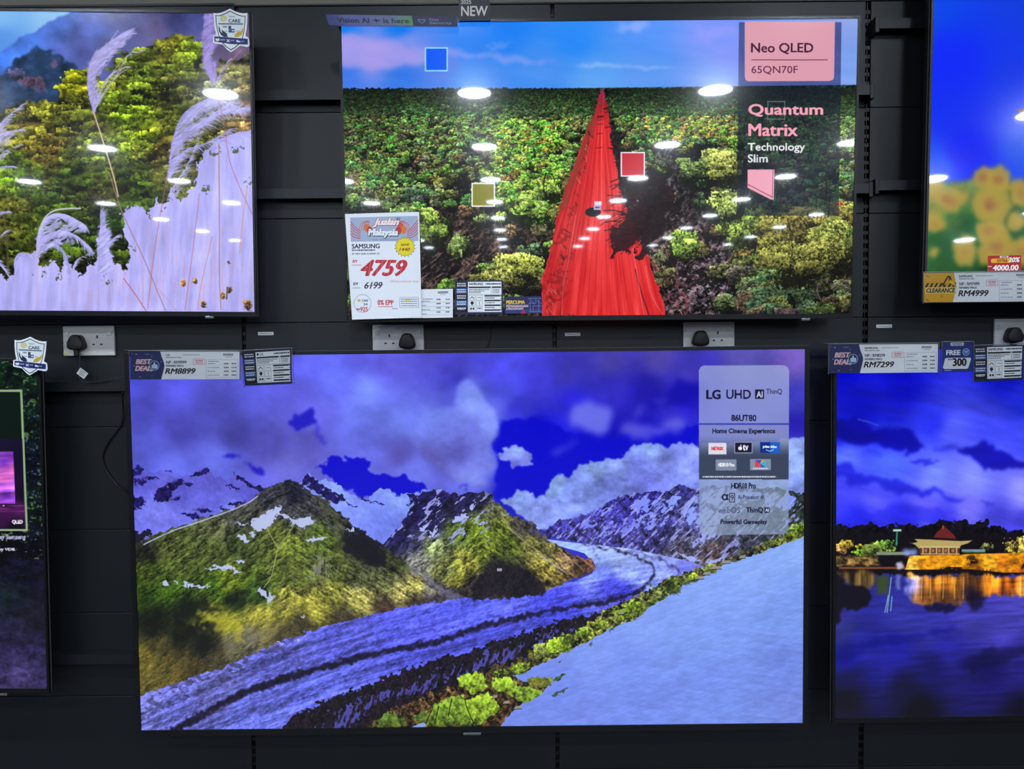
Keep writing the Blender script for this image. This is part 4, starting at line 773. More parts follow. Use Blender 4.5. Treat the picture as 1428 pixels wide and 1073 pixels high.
    moss([(683, 950), (695, 944), (712, 946), (722, 954), (715, 972), (700, 966), (688, 962)], lime[0]); moss([(718, 960), (730, 956), (745, 960), (757, 968), (748, 975), (735, 980), (720, 978)], lime[1])
    moss([(524, 1014), (532, 998), (545, 994), (560, 1000), (570, 1012)], lime[2]); moss([(572, 1004), (590, 990), (600, 988), (596, 1008)], lime[2]); moss([(735, 948), (750, 944), (772, 948), (765, 956), (740, 960)], (110, 115, 45)); moss([(770, 950), (784, 940), (788, 942), (778, 950)], (60, 95, 50))
    for x, y, r, k in ((726, 932, 12, 0), (745, 922, 14, 1), (762, 908, 13, 3), (780, 900, 13, 0), (795, 892, 12, 2), (812, 885, 11, 1), (832, 873, 12, 0), (850, 866, 9, 3), (868, 856, 12, 0), (886, 848, 14, 0), (905, 842, 9, 1), (918, 832, 9, 3), (936, 822, 11, 2), (955, 810, 9, 3), (968, 806, 8, 0), (990, 794, 8, 3), (1072, 758, 10, 3), (1100, 748, 12, 0), (1115, 738, 12, 0), (700, 938, 9, 1)): crowns(c, [(x, y, r, r * .62, lime[k])], .1, .8)
    crowns(c, [(930, 815, 14, 9, (70, 85, 35))], .1)
    for x, y, w_ in ((985, 800, 6), (998, 792, 9), (975, 806, 7), (1012, 784, 7), (1035, 777, 5), (867, 855, 4), (706, 980, 5), (722, 987, 6), (690, 972, 4)): c.poly([(x - w_, y + 2), (x - w_ * .4, y - 2), (x + w_, y - 2.5), (x + w_ * .8, y + 1.5)], (150, 145, 130)); c.line([(x - w_, y + 3), (x + w_, y + 2)], 1, (30, 26, 24), .8)
    for s in (((648, 975), (652, 990), (661, 1010)), ((640, 968), (648, 975), (668, 967)), ((612, 985), (606, 1010)), ((630, 975), (625, 1000)), ((594, 1010), (604, 985))): c.line(list(s), 1.4, (24, 26, 14), .85)
    c.poly([(575, 1014), (590, 1008), (594, 1010), (592, 1020), (572, 1020)], (140, 165, 225))
    # info panel
    pm = c.mask([(981, 510), (1093, 509.5), (1098, 512), (1100.5, 517), (1099.5, 738), (1097, 743), (1092, 745.5), (983, 746.5), (977, 743), (975, 737), (974.5, 517), (977, 512)])
    top = pm * (Y < 593); c.mix(top, c.A * .28 + np.array([118, 128, 160]))
    mid = pm * ((Y >= 593) & (Y < 669)); g = sstep(605, 640, Y)[..., None]; c.mix(mid, (c.A * .22 + np.array([118, 128, 160])) * (1 - g) + g * np.array([58, 68, 92]))
    bot = pm * (Y >= 669); c.mix(bot, c.A * .35 + np.array([95, 108, 128]))
    c.mix(pm * (Y > 686) , (160, 175, 210), .10)
    c.rect(975, 590.5, 1100, 592.8, (58, 66, 175))
    D = (24, 24, 56)
    c.text('LG', 985, 544, 1005, 557, D, .025); c.text('UHD', 1013, 544, 1047, 556.5, D, .004); c.rect(1053, 543.5, 1065.5, 556.5, D); c.text('AI', 1055, 546, 1063.5, 554.5, (190, 198, 235), .01); c.text('ThinQ', 1068.5, 542.5, 1090.5, 551, D, 0)
    c.text('86UT80', 1020, 579, 1054.5, 587.5, D, .004); c.text('Home Cinema Experience', 993.5, 598, 1081, 606.5, D, .004)
    c.rect(988, 618, 1013, 634, (222, 222, 236)); c.text('NETFLIX', 992.5, 623.5, 1008.5, 628, (215, 60, 70), .01)
    c.rect(1024, 616.5, 1049.5, 632.5, (150, 155, 180), 1, 1.5); c.rect(1025.2, 617.7, 1048.3, 631.3, (22, 24, 52), 1, 1); c.text('tv', 1036, 620.5, 1043.5, 628.5, (240, 240, 245), .01); c.disc(1032.2, 625.5, 2.8, (240, 240, 245)); c.disc(1033.2, 621.4, .9, (240, 240, 245))
    c.rect(1060, 617, 1087.5, 632, (25, 95, 205)); c.rect(1060, 617, 1074, 632, (10, 30, 110), .75); c.text('prime video', 1064, 621.5, 1083, 626, (225, 235, 245), .01); c.line([(1068, 627.5), (1074, 629.5), (1079, 627)], 1, (200, 225, 245))
    c.rect(998, 641, 1027, 656.5, (128, 138, 165), 1, 1); c.text('HDR10 Pro', 1001.5, 646, 1024, 651, (235, 238, 245), .01)
    c.rect(1046, 640.5, 1075, 656, (128, 145, 170), 1, 1)
    for p_, cc in (([(1053, 642), (1060, 647), (1053, 652)], (225, 60, 70)), ([(1053, 642), (1062, 642), (1060, 647)], (60, 70, 200)), ([(1060, 647), (1062, 642), (1068, 642)], (215, 170, 60)), ([(1060, 647), (1068, 642), (1068, 652)], (50, 180, 200)), ([(1060, 647), (1068, 652), (1061, 652)], (50, 90, 210)), ([(1060, 647), (1061, 652), (1053, 652)], (210, 80, 90))): c.poly(p_, cc)
    c.greek(1050, 653, 1071, 654.5, (235, 238, 245), 2); c.greek(980, 664.3, 1082, 666.2, (225, 228, 240), 3)
    c.text('HDR10 Pro', 1020, 674, 1054, 681.5, D, .004); c.rect(1008, 686, 1072, 686.7, (120, 130, 160)); c.rect(1008, 703, 1072, 703.7, (120, 130, 160)); c.rect(1000, 719.8, 1078, 720.4, (130, 140, 170))
    c.text('\u03b1', 1006.5, 689.5, 1016, 698, D, .02); c.rect(1017, 688, 1025, 701, D); c.rect(1018, 689, 1024, 700, (150, 162, 195)); c.text('9', 1019, 690.5, 1023, 698.5, D, 0); c.text('AI Processor 4K', 1029, 690.5, 1067, 696.5, D, -.003)
    c.text('webOS', 1001, 707.5, 1032, 716, (70, 74, 105), -.008); c.text('ThinQ', 1040.5, 708, 1064, 716.5, D, .004); c.rect(1066, 708, 1073, 715.5, D); c.text('AI', 1067.2, 709.5, 1071.8, 714, (190, 198, 225), .01)
    c.text('Powerful Gameplay', 1005, 725, 1069.5, 733, D, .004)
    return c.A

# ------------------------------------------------------------------ screen picture: blurred sunflowers
def pic_sunflower(q):
    c = Canvas(q, .8); X, Y = c.X, c.Y
    c.A[:] = c.field([(1300, 0, 5, 70, 235), (1428, 0, 15, 60, 225), (1330, 90, 12, 40, 250), (1428, 90, 15, 55, 235), (1330, 150, 10, 45, 245), (1428, 150, 15, 60, 240), (1350, 210, 0, 25, 250), (1300, 230, 20, 80, 250), (1428, 200, 40, 90, 240), (1800, 50, 20, 70, 225), (1340, -60, 10, 70, 230), (2100, 150, 20, 70, 240)])
    m = c.mask([(1280, 250), (1340, 252), (1352, 245), (1370, 255), (1428, 262), (1500, 250), (1700, 262), (1900, 245), (2200, 250), (2200, 430), (1280, 430)], 3, 25, 3, 4)
    gf = c.field([(1300, 265, 105, 130, 75), (1340, 260, 110, 130, 70), (1300, 300, 130, 130, 60), (1330, 310, 60, 105, 50), (1300, 340, 25, 90, 30), (1320, 345, 20, 80, 35), (1350, 320, 20, 95, 45), (1310, 375, 30, 85, 30), (1360, 370, 25, 75, 30), (1340, 390, 20, 65, 30), (1420, 320, 30, 95, 50), (1420, 350, 70, 90, 50), (1440, 410, 30, 80, 30), (1800, 350, 40, 95, 40)])
    c.mix(m, gf * (1 + .1 * noise(X, Y, 30, 30, 0, 2))[..., None])
    fl = [(1372, 246, 17, 16, 0), (1393, 252, 19, 18, 0), (1382, 285, 27, 26, 1), (1422, 268, 16, 20, 0), (1303, 262, 14, 18, 0), (1325, 278, 26, 14, 0), (1302, 310, 18, 12, 0), (1416, 308, 15, 13, 0), (1345, 350, 15, 21, 1), (1388, 342, 28, 28, 1), (1424, 350, 16, 22, 0), (1300, 352, 7, 7, 0), (1380, 320, 24, 16, 0)]
    rr = random.Random(3)
    fl += [(rr.uniform(1450, 2180), rr.uniform(255, 400), rr.uniform(14, 26), rr.uniform(14, 24), 1) for _ in range(40)]
    for x, y, a, b, k in fl:
        pet = [(x + a * (1 + .07 * math.cos(t * 1.256 * 4)) * math.cos(t * .2618), y + b * (1 + .07 * math.cos(t * 1.4)) * math.sin(t * .2618)) for t in range(24)]
        c.mix(c.mask(pet, 2.5, 12, 3, 4), (172, 150, 62), .92); c.mix(c.mask([(x + (px_ - x) * .6, y + (py_ - y) * .6) for px_, py_ in pet], 2, 9, 5, 4), (184, 160, 66), .5)
        if k or a > 15: c.mix(c.mask([(x + a * .36 * math.cos(t * .5236), y + 1 + b * .34 * math.sin(t * .5236)) for t in range(12)], 2, 9, 2, 5), (148, 98, 64), .72)
    for x, y in ((1370, 246), (1390, 250), (1318, 277), (1378, 285)): c.mix(c.mask([(x - 5, y - 4), (x + 5, y - 4), (x + 5, y + 5), (x - 5, y + 5)], 1, 6, 1, 3), (150, 95, 60), .7)
    c.poly([(1416, 153), (1440, 150), (1470, 158), (1440, 161), (1424, 158)], (105, 60, 55)); c.poly([(1424, 158), (1440, 158), (1440, 162)], (190, 140, 90))
    for k in range(9): c.mix(c.mask([(1424 + k * 80, 210), (1440 + k * 80, 180 - 9 * (k % 3)), (1470 + k * 80, 205), (1450 + k * 80, 215)], 4, 18, k + 1, 8), (90, 140, 240), .5)
    return c.A

# ------------------------------------------------------------------ screen picture: pavilion over a pond at dusk
def pic_pavilion(q):
    c = Canvas(q, 1.15); X, Y = c.X, c.Y; rg = random.Random(8)
    c.A[:] = c.field([(1168, 520, 2, 4, 200), (1260, 540, 4, 6, 195), (1400, 530, 10, 20, 200), (1428, 560, 25, 38, 215), (1200, 570, 6, 10, 185), (1170, 600, 12, 22, 205), (1240, 600, 14, 22, 215), (1300, 590, 35, 45, 225), (1330, 600, 80, 90, 250), (1380, 595, 60, 68, 235), (1428, 610, 60, 70, 240), (1180, 640, 75, 95, 250), (1240, 650, 70, 95, 250), (1280, 640, 75, 90, 250), (1300, 665, 108, 125, 255), (1360, 670, 120, 130, 255), (1428, 690, 135, 135, 252),
                      (1180, 680, 60, 62, 235), (1220, 700, 75, 75, 240), (1290, 705, 92, 88, 245), (1350, 710, 110, 105, 240), (1428, 730, 60, 58, 200), (1200, 725, 28, 32, 205), (1260, 722, 36, 36, 205), (1320, 720, 60, 58, 215), (1390, 722, 62, 60, 205), (1700, 600, 60, 75, 240), (2000, 650, 90, 100, 245)])
    def dc(pts, col, al=.9, soft=3., w_=4, s=1): c.mix(c.mask(pts, w_, 22, s, soft), col, al)
    dc([(1160, 585), (1190, 582), (1220, 590), (1255, 602), (1285, 615), (1290, 622), (1270, 627), (1230, 624), (1190, 616), (1160, 610)], (6, 4, 150)); dc([(1190, 585), (1230, 588), (1270, 598), (1262, 604), (1220, 598)], (40, 55, 220), .5)
    dc([(1332, 624), (1355, 622), (1385, 626), (1405, 634), (1428, 645), (1440, 652), (1415, 658), (1390, 656), (1360, 645), (1340, 635)], (10, 8, 150)); dc([(1298, 620), (1330, 615), (1340, 625), (1320, 632), (1300, 630)], (40, 42, 190), .7)
    dc([(1265, 640), (1285, 637), (1300, 646), (1312, 650), (1290, 648)], (36, 40, 195), .8, 1.5); dc([(1200, 632), (1225, 633), (1228, 638), (1210, 642)], (45, 60, 225), .7, 2)
    dc([(1165, 650), (1200, 655), (1240, 668), (1280, 680), (1310, 688), (1350, 702), (1330, 703), (1300, 693), (1260, 690), (1220, 676), (1165, 668)], (24, 26, 190), .8); dc([(1360, 692), (1380, 692), (1392, 700), (1375, 700)], (60, 58, 200), .7, 1.5)
    dc([(1215, 712), (1240, 704), (1290, 708), (1330, 720), (1340, 732), (1165, 735), (1165, 722)], (36, 36, 205), .6)
    c.line([(1196, 585), (1212, 589), (1225, 594)], 3, (60, 80, 235), .5)
    for k in range(10): dc([(1460 + k * 70, 600 + 14 * (k % 4)), (1520 + k * 70, 595 + 12 * (k % 3)), (1550 + k * 70, 612 + 12 * (k % 3)), (1480 + k * 70, 622 + 12 * (k % 4))], (20, 20, 165), .8, 3, 4, k + 2)
    c.A *= (1 + .14 * sstep(600, 640, Y) + .05 * noise(X, Y, 50, 12, .22, 2))[..., None]
    # water
    wy = 800.; wt = Y > wy
    wc = 1.12 * c.field([(1175, 880, 40, 42, 120), (1200, 900, 30, 32, 145), (1260, 865, 42, 44, 140), (1300, 880, 46, 46, 150), (1350, 860, 58, 56, 160), (1420, 850, 62, 58, 160), (1400, 880, 62, 58, 165), (1180, 920, 16, 18, 125), (1250, 905, 26, 26, 145), (1320, 900, 34, 32, 140), (1230, 930, 26, 24, 130), (1420, 910, 40, 36, 125), (1180, 950, 18, 16, 70), (1300, 930, 18, 16, 85), (1380, 940, 20, 16, 90), (1180, 975, 10, 8, 18), (1260, 960, 14, 12, 48), (1428, 930, 30, 26, 110), (1280, 990, 6, 5, 14), (1428, 990, 10, 8, 30), (1800, 900, 36, 34, 130), (1800, 980, 10, 8, 30)])
    wv = noise(X, Y, 40, 4, -.05, 3); c.mix(sstep(-1, 1, Y - wy), wc * (1 + .07 * wv)[..., None])
    dc([(1170, 905), (1220, 890), (1270, 880), (1330, 872), (1320, 880), (1260, 898), (1200, 915), (1168, 920)], (8, 8, 120), .6, 4); dc([(1330, 920), (1400, 905), (1440, 900), (1440, 915), (1360, 935)], (8, 6, 50), .6, 4)
    # trees and bank
    n5 = noise(X, Y, 5, 4, 0, 3)
    bank = c.mask([(1160, 733), (1200, 732), (1250, 733), (1290, 731), (1300, 728), (1318, 728), (1330, 724), (1345, 726), (1352, 732), (1362, 728), (1374, 726), (1384, 733), (1400, 740), (1428, 742), (1500, 735), (1600, 740), (1700, 730), (1900, 738), (2150, 730), (2150, 802), (1160, 802)], 2.2, 6, 3, 0)
    c.mix(bank, np.array([12, 9, 18]) * (1 + .5 * n5)[..., None])
    c.mix(c.mask([(1160, 748), (1250, 745), (1310, 742), (1428, 750), (2150, 745), (2150, 800), (1160, 800)], 2, 10, 1, 2), (14, 8, 14), .8)
    crowns(c, [(1172, 765, 7, 9, (190, 140, 80)), (1182, 760, 8, 5, (150, 130, 40)), (1197, 762, 6, 4, (180, 180, 40)), (1228, 764, 18, 7, (150, 190, 70)), (1236, 758, 12, 5, (110, 160, 60)), (1198, 771, 14, 4, (120, 170, 30)), (1215, 768, 10, 6, (80, 95, 40)), (1408, 758, 13, 8, (190, 170, 80)), (1418, 766, 14, 6, (170, 150, 60)), (1377, 762, 7, 4, (100, 110, 60)), (1440, 760, 18, 9, (180, 160, 70)), (1500, 762, 24, 9, (120, 150, 60)), (1620, 762, 30, 10, (110, 150, 60)), (1760, 764, 30, 9, (150, 140, 60)), (1900, 764, 36, 9, (100, 130, 50))], .1)
    lit = c.mask([(1166, 776), (1222, 777), (1226, 788), (1166, 790)], 1, 6, 3, 1); c.mix(lit, np.array([150, 118, 60]) * np.clip(1 + .35 * n5, .2, 2)[..., None], .8)
    c.rect(1222, 770, 1268, 774.5, (130, 140, 120)); c.rect(1170, 791, 1262, 794, (120, 70, 40)); c.mix(c.mask([(1256, 766), (1278, 764), (1280, 774), (1262, 776)], 1, 6, 2, 2), (140, 160, 230), .9)
    c.line([(1251, 742), (1250, 761)], 2, (60, 150, 130)); c.rect(1245.5, 738.5, 1257, 741.5, (170, 225, 200))
    st = c.mask([(1248, 785), (1256, 783), (1260, 790), (1252, 794)], 1, 4, 2, 1.5); c.mix(st, (210, 205, 235), .9)
    # wall
    wl = c.mask([(1268, 776), (1276, 775), (1340, 774), (1350, 773), (1395, 772), (1428, 771), (1700, 769), (2120, 766), (2120, 798), (1400, 799), (1350, 794), (1262, 795)])
    c.mix(wl, c.field([(1270, 785, 250, 190, 70), (1290, 785, 235, 150, 20), (1340, 780, 230, 150, 10), (1360, 790, 150, 90, 10), (1382, 785, 250, 185, 40), (1395, 785, 215, 120, 20), (1420, 780, 220, 140, 15), (1428, 792, 170, 90, 15), (1700, 785, 220, 130, 20)]) * (1 + .12 * n5 + .08 * noise(X, Y, 8, 3, 0, 5))[..., None])
    crowns(c, [(1356, 784, 9, 7, (50, 30, 14)), (1328, 793, 14, 3, (40, 22, 12)), (1428, 788, 10, 7, (60, 36, 16))], .1)
    # pavilion
    c.poly([(1302, 750), (1306, 743), (1312, 738), (1316, 733), (1322, 739), (1330, 746), (1334, 752)], (105, 34, 34)); c.line([(1315, 738), (1315, 733)], 1.2, (210, 110, 60))
    c.poly([(1265, 756), (1272, 758), (1280, 756), (1275, 752), (1300, 753), (1340, 755), (1356, 754), (1350, 758), (1340, 761), (1338, 766), (1282, 766), (1276, 760)], (185, 165, 100))
    c.line([(1283, 763), (1338, 763.5)], 1.2, (220, 215, 150)); c.rect(1282, 764.5, 1338, 773, (92, 50, 36)); c.rect(1284, 772, 1338, 774, (190, 150, 90))
    for x in (1287, 1297, 1306, 1315, 1323, 1334): c.rect(x - .9, 762, x + .9, 773, (215, 175, 110))
    for x in (1291, 1301, 1310, 1319, 1329): c.rect(x - 2, 766, x + 2, 770.5, (150, 120, 90))
    c.rect(1341, 766.5, 1374, 770, (120, 150, 165)); c.rect(1343, 770, 1374, 771.5, (60, 90, 40))
    # lights mirrored in the pond
    refl = c.mask([(1266, 798), (1290, 804), (1350, 800), (1395, 806), (1428, 802), (2120, 800), (2120, 832), (1428, 832), (1400, 830), (1370, 834), (1340, 842), (1270, 842), (1265, 825)], 2, 7, 3, 1)
    rv = noise(X, Y, 7, 50, 0, 4); rf = 1.12 * c.field([(1270, 815, 120, 120, 200), (1268, 800, 220, 160, 60), (1300, 808, 225, 130, 30), (1330, 815, 190, 115, 30), (1290, 830, 120, 70, 25), (1320, 835, 60, 36, 20), (1350, 825, 35, 22, 28), (1355, 805, 70, 40, 20), (1385, 812, 235, 140, 30), (1410, 815, 200, 95, 20), (1400, 828, 90, 45, 25), (1428, 820, 190, 140, 60), (1700, 815, 170, 90, 25)])
    c.mix(refl, rf * np.clip(1 + .25 * rv + .1 * wv, .2, 1.8)[..., None])
    c.mix(c.mask([(1168, 797), (1220, 797), (1222, 812), (1210, 824), (1170, 808)], 2, 7, 3, 2), np.array([100, 78, 30]) * np.clip(1 + .4 * rv, .2, 2)[..., None], .9)
    c.mix(c.mask([(1222, 802), (1240, 804), (1236, 830), (1222, 828)], 1, 7, 3, 2), (60, 80, 14), .8)
    c.mix(c.mask([(1250, 800), (1256, 800), (1255, 822), (1249, 820)], 1, 7, 3, 1.2), (110, 120, 190), .85)
    c.mix(c.mask([(1262, 805), (1272, 808), (1268, 838), (1262, 830)], 1, 7, 3, 1.5), (100, 110, 200), .7)
    for s in (((1243, 805), (1240, 830), (1237, 855)), ((1239, 830), (1234, 855)), ((1244, 832), (1242, 853))): c.line(list(s), 1.3, (150, 205, 210), .8)
    for x in (1278, 1286, 1298, 1316, 1332, 1344): c.line([(x, 805), (x - 1, 836)], 1.4, (250, 205, 110), .55)
    dk = c.mask([(1162, 800), (1176, 803), (1176, 815), (1212, 820), (1216, 834), (1200, 848), (1176, 852), (1168, 866), (1160, 870)], 2, 8, 3, 1); c.mix(dk, (10, 6, 16), .93)
    c.mix(c.mask([(1290, 842), (1340, 842), (1330, 850), (1304, 856), (1296, 850)], 2, 7, 3, 1), (12, 8, 36), .8); c.mix(c.mask([(1345, 826), (1372, 822), (1370, 848), (1352, 850)], 2, 7, 3, 2), (16, 10, 34), .8)
    for x in (1366, 1371, 1376, 1381): c.line([(x, 794), (x, 803)], 1.3, (40, 22, 12), .8)
    return c.A

# ------------------------------------------------------------------ screen picture: product page over dark woods
def pic_page(q):
    c = Canvas(q, 1.1); X, Y = c.X, c.Y
    n = noise(X, Y, 12, 8, .3, 2); n2 = noise(X, Y, 4, 3, .2, 5)
    c.A[:] = c.field([(60, 510, 8, 26, 20), (10, 530, 8, 28, 18), (45, 590, 8, 24, 18), (50, 650, 8, 14, 34), (52, 700, 8, 20, 22), (55, 760, 8, 10, 26), (20, 760, 4, 6, 16), (20, 800, 12, 12, 30), (60, 800, 12, 12, 28), (10, 830, 18, 28, 36), (50, 860, 22, 22, 34), (20, 900, 44, 36, 76), (60, 910, 36, 32, 66), (30, 940, 62, 52, 100), (65, 950, 48, 40, 84), (-300, 550, 10, 26, 20), (-300, 700, 8, 12, 24), (-300, 900, 44, 38, 76)])
    c.A *= np.clip(1 + (.35 * n + .25 * n2) * (1 - .6 * sstep(760, 860, Y)), .2, 2.4)[..., None]
    c.mix(sstep(1.15, 1.8, n2 + .35 * n) * (Y < 780), (110, 135, 70), .75); c.mix(sstep(1.6, 2.1, noise(X, Y, 7, 5, 0, 9)) * (Y < 700) * (Y > 560), (60, 90, 190), .6)
    c.mix(c.mask([(-760, 880), (0, 886), (30, 893), (66, 900), (66, 905), (30, 899), (0, 892), (-760, 885)], 2, 20, 2, 2), (20, 18, 38), .6)
    gf = [(-330, 544), (31, 543.5), (39, 741), (-330, 741)]
    c.poly(gf, (148, 172, 130)); c.poly([(-327, 547), (28, 546.8), (35.5, 738), (-327, 738)], (6, 22, 14))
    m = c.mask([(-327, 612), (31, 612), (35.5, 738), (-327, 738)], 0, 5, 1, 0)
    c.mix(m, c.field([(0, 620, 22, 14, 44), (28, 640, 14, 8, 36), (30, 690, 16, 6, 34), (10, 708, 60, 16, 66), (25, 712, 80, 24, 90), (10, 722, 60, 14, 70), (20, 734, 10, 6, 18), (-200, 700, 30, 10, 50)]))
    c.mix(m * sstep(.3, 1.2, noise(X, Y, 90, 4, 0, 3)) * (Y > 705) * (Y < 726), (150, 60, 160), .6)
    c.poly([(-300, 630), (18.5, 629.5), (22, 703.5), (-300, 704)], (10, 6, 20))
    pm = c.mask([(-298, 630), (18.5, 630), (21.5, 703), (-298, 703)])
    wv = noise(X, Y, 60, 7, -.08, 4)
    c.mix(pm, c.field([(0, 633, 175, 90, 235), (18, 636, 150, 60, 220), (5, 645, 120, 50, 220), (0, 655, 205, 105, 215), (18, 655, 225, 110, 190), (5, 668, 215, 100, 180), (0, 680, 175, 90, 230), (18, 682, 190, 110, 240), (10, 692, 90, 30, 170), (10, 700, 170, 80, 215), (-200, 660, 190, 90, 210)]) * (1 + .16 * wv)[..., None])
    c.disc(5, 705.5, 1.2, (190, 180, 200))
    c.text('QLED', 17, 725.5, 31.5, 731.5, (225, 225, 235), .02); c.text('my Samsung', -3, 746, 35.5, 754, (170, 170, 205), .008); c.text('Tested and certified by VDE.', -62, 764.5, 21.5, 769.5, (205, 205, 225), .012)
    return c.A
# ------------------------------------------------------------------ printed cards (painted in their own small coordinates)
NAVY = (44, 52, 104); INK = (28, 30, 40); WHT = (246, 248, 252)

def card_price(kind, price, np_, brand='SAMSUNG'):
    c = Canvas([(0, 0), (154, 0), (154, 41), (0, 41)], 5); c.A[:] = WHT
    if kind == 'deal':
        c.poly([(0, 0), (42, 0), (44, 8), (47, 16), (48, 21), (46, 30), (43, 41), (0, 41)], (52, 60, 112))
        for x, y, r in ((8, 4, .8), (30, 7, .6), (43, 15, .6), (5, 21, .7), (13, 37, .7), (30, 36, .5), (2, 3, .5)): c.disc(x, y, r, (200, 210, 230))
        c.poly([(18, 4), (24, 2.5), (30, 4), (24, 5)], (80, 120, 150))
        for dx, cc in ((.5, (150, 60, 80)), (0, (244, 214, 216))):
            c.text('BEST', 7 + dx, 11 + dx, 30 + dx, 18.5 + dx, cc, .035, .25); c.text('DEAL', 6 + dx, 21 + dx, 28.5 + dx, 28.5 + dx, cc, .035, .25)
        c.disc(33.5, 20.5, 7.2, (170, 195, 225)); c.disc(33.5, 20.5, 6.2, (52, 60, 112)); c.poly([(28, 26), (29, 30), (33, 27)], (170, 195, 225))
        c.poly([(29.5, 19.5), (31.5, 19.5), (33.2, 16), (34.6, 15.6), (34.8, 19), (38, 19), (38, 25), (31.5, 25), (29.5, 24)], (205, 225, 245))
    else:
        c.poly([(0, 0), (43, 0), (46.5, 20), (41, 41), (0, 41)], (232, 178, 20))
        for k in range(7): x = 1 + k * 6.5; c.poly([(x, 20), (x + 3, 20), (x + 6.5, 14), (x + 3.5, 14)], (36, 30, 24))
        c.poly([(25, 18), (34, 4), (38, 5), (42, 17), (38, 17), (34.5, 8), (29, 18)], (36, 30, 24)); c.poly([(28.6, 16.6), (34.5, 6.5), (36, 7), (33, 16.6)], (232, 178, 20)); c.poly([(37, 9), (45, 16), (44, 18), (36, 14)], (245, 205, 40))
        c.rect(1.5, 20, 45.5, 29, (240, 214, 120)); c.text('CLEARANCE', 3, 21.4, 44.5, 27.6, (24, 22, 24), .02, .2)
        for a in (((3, 3), (7, 6)), ((2, 36), (7, 39)), ((25, 30), (25, 34))): c.line(a, .7, (60, 45, 20), 1, False)
    c.text(brand, 50, 3.6, 50 + 2.7 * len(brand), 6.6, INK, .01); c.greek(74, 4.4, 98, 5.3, (140, 144, 150), 1); c.greek(50, 8.2, 72, 9.4, (120, 124, 130), 2)
    c.text('NP : RM' + np_, 50.5, 13.6, 79, 18, (50, 52, 60), .012); c.text('MEMBERS PRICE', 50, 19.8, 75, 22.4, (40, 42, 50), .012); c.text('RM' + price, 48.5, 24.6, 92, 33, (20, 22, 30), .022, .25)
    x0, y0, x1, y1 = 89, 11, 105, 19
    for a, b in (((x0, y0), (x1, y0)), ((x1, y0), (x1, y1)), ((x1, y1), (x0, y1)), ((x0, y1), (x0, y0))): c.line((a, b), .6, (205, 110, 125), .8, False)
    c.text('MEMBER', 91, 12.5, 103, 14.6, (205, 100, 115), .01); c.text('PRICE', 92, 15.6, 102, 17.6, (205, 100, 115), .01)
    for k in range(16): c.rect(131 + k * .9, 3, 131.5 + k * .9, 6.2, (70, 74, 80))
    c.greek(134, 7.5, 143, 8.4, (150, 154, 160), 3)
    for a, b in (((107, 12), (152, 12)), ((107, 12), (107, 39)), ((107, 39), (152, 39)), ((152, 12), (152, 39))): c.line((a, b), .35, (150, 154, 162), 1, False)
    c.text('Instalment', 110, 13.2, 125, 15.4, (90, 94, 104), 0)
    for k in range(4):
        y = 17.5 + k * 5.6; c.greek(109, y, 120 + (k % 2) * 6, y + 1.1, (140, 144, 150), k); c.greek(132, y - .4, 139, y + 1.4, (80, 84, 92), k + 5); c.greek(143, y - .4, 150, y + 1.4, (80, 84, 92), k + 9); c.line(((108, y + 3), (151, y + 3)), .25, (180, 184, 190), 1, False)
    return c.A

def card_energy(brand):
    c = Canvas([(0, 0), (70, 0), (70, 50), (0, 50)], 6); c.A[:] = (30, 42, 78)
    c.rect(19, 2, 68, 46.5, (240, 243, 247))
    for k, (cc, n) in enumerate((((20, 24, 40), 2), ((40, 80, 140), 2), ((16, 18, 30), 2), ((44, 88, 150), 2), ((14, 16, 24), 1))):
        y = 2 + k * 9; c.rect(1, y, 18, y + 8.2, cc)
        for j in range(n): c.greek(3, y + 1.6 + j * 3.2, 16, y + 3.4 + j * 3.2, (225, 228, 232), k + j)
    c.text('88.8 kg' if 0 else 'ENERGY', 4, 40.5, 15.5, 43, (230, 232, 236), .01)
    if brand == 'LG': c.disc(22, 5.2, 1.7, (40, 42, 50)); c.text('LG', 25, 3.8, 30, 6.6, INK, .015)
    else: c.text(brand, 20.5, 3.6, 20.5 + 2.9 * len(brand), 6.8, INK, .02)
    c.greek(45, 4.2, 67, 6.2, (50, 52, 60), 1); c.rect(20, 9, 52, 11.3, (34, 36, 44)); c.rect(54, 9, 67.5, 11.3, (34, 36, 44))
    for k in range(3): c.greek(20.5, 12.8 + k * 2.3, 50 - k * 6, 14 + k * 2.3, (90, 94, 100), k); c.greek(55, 12.8 + k * 2.3, 65, 14 + k * 2.3, (110, 114, 120), k + 4)
    c.line(((53, 9), (53, 20)), .4, (60, 62, 70), 1, False); c.line(((20, 20.6), (68, 20.6)), .4, (60, 62, 70), 1, False)
    for j in range(3):
        for i in range(2):
            x, y = 20.5 + i * 10.5, 22 + j * 8
            for a, b in (((x, y), (x + 9, y)), ((x + 9, y), (x + 9, y + 7)), ((x + 9, y + 7), (x, y + 7)), ((x, y + 7), (x, y))): c.line((a, b), .35, (120, 124, 130), 1, False)
    c.line([(22, 27), (25, 24), (28, 27)], 1, INK); c.line([(33, 25.5), (36, 25), (39, 26)], .7, INK); c.disc(25, 33, 2.4, INK); c.poly([(23, 33), (27, 33), (25, 37)], INK); c.line([(35.5, 31), (36, 36)], .8, (90, 94, 100)); c.rect(22, 40, 24.6, 43, INK); c.rect(25.6, 40, 28.2, 43, INK); c.greek(32.5, 40, 39, 42, (90, 94, 100), 5)
    for k in range(7):
        y = 21.6 + k * 3.5
        if k % 2 == 0: c.rect(43, y, 66, y + 2.2, (26, 28, 36))
        else: c.greek(43.5, y + .2, 58, y + 1.6, (90, 94, 100), k)
        c.rect(66.5, y + (k % 2) * .8, 68.3, y + 2, (26, 28, 36))
    return c.A

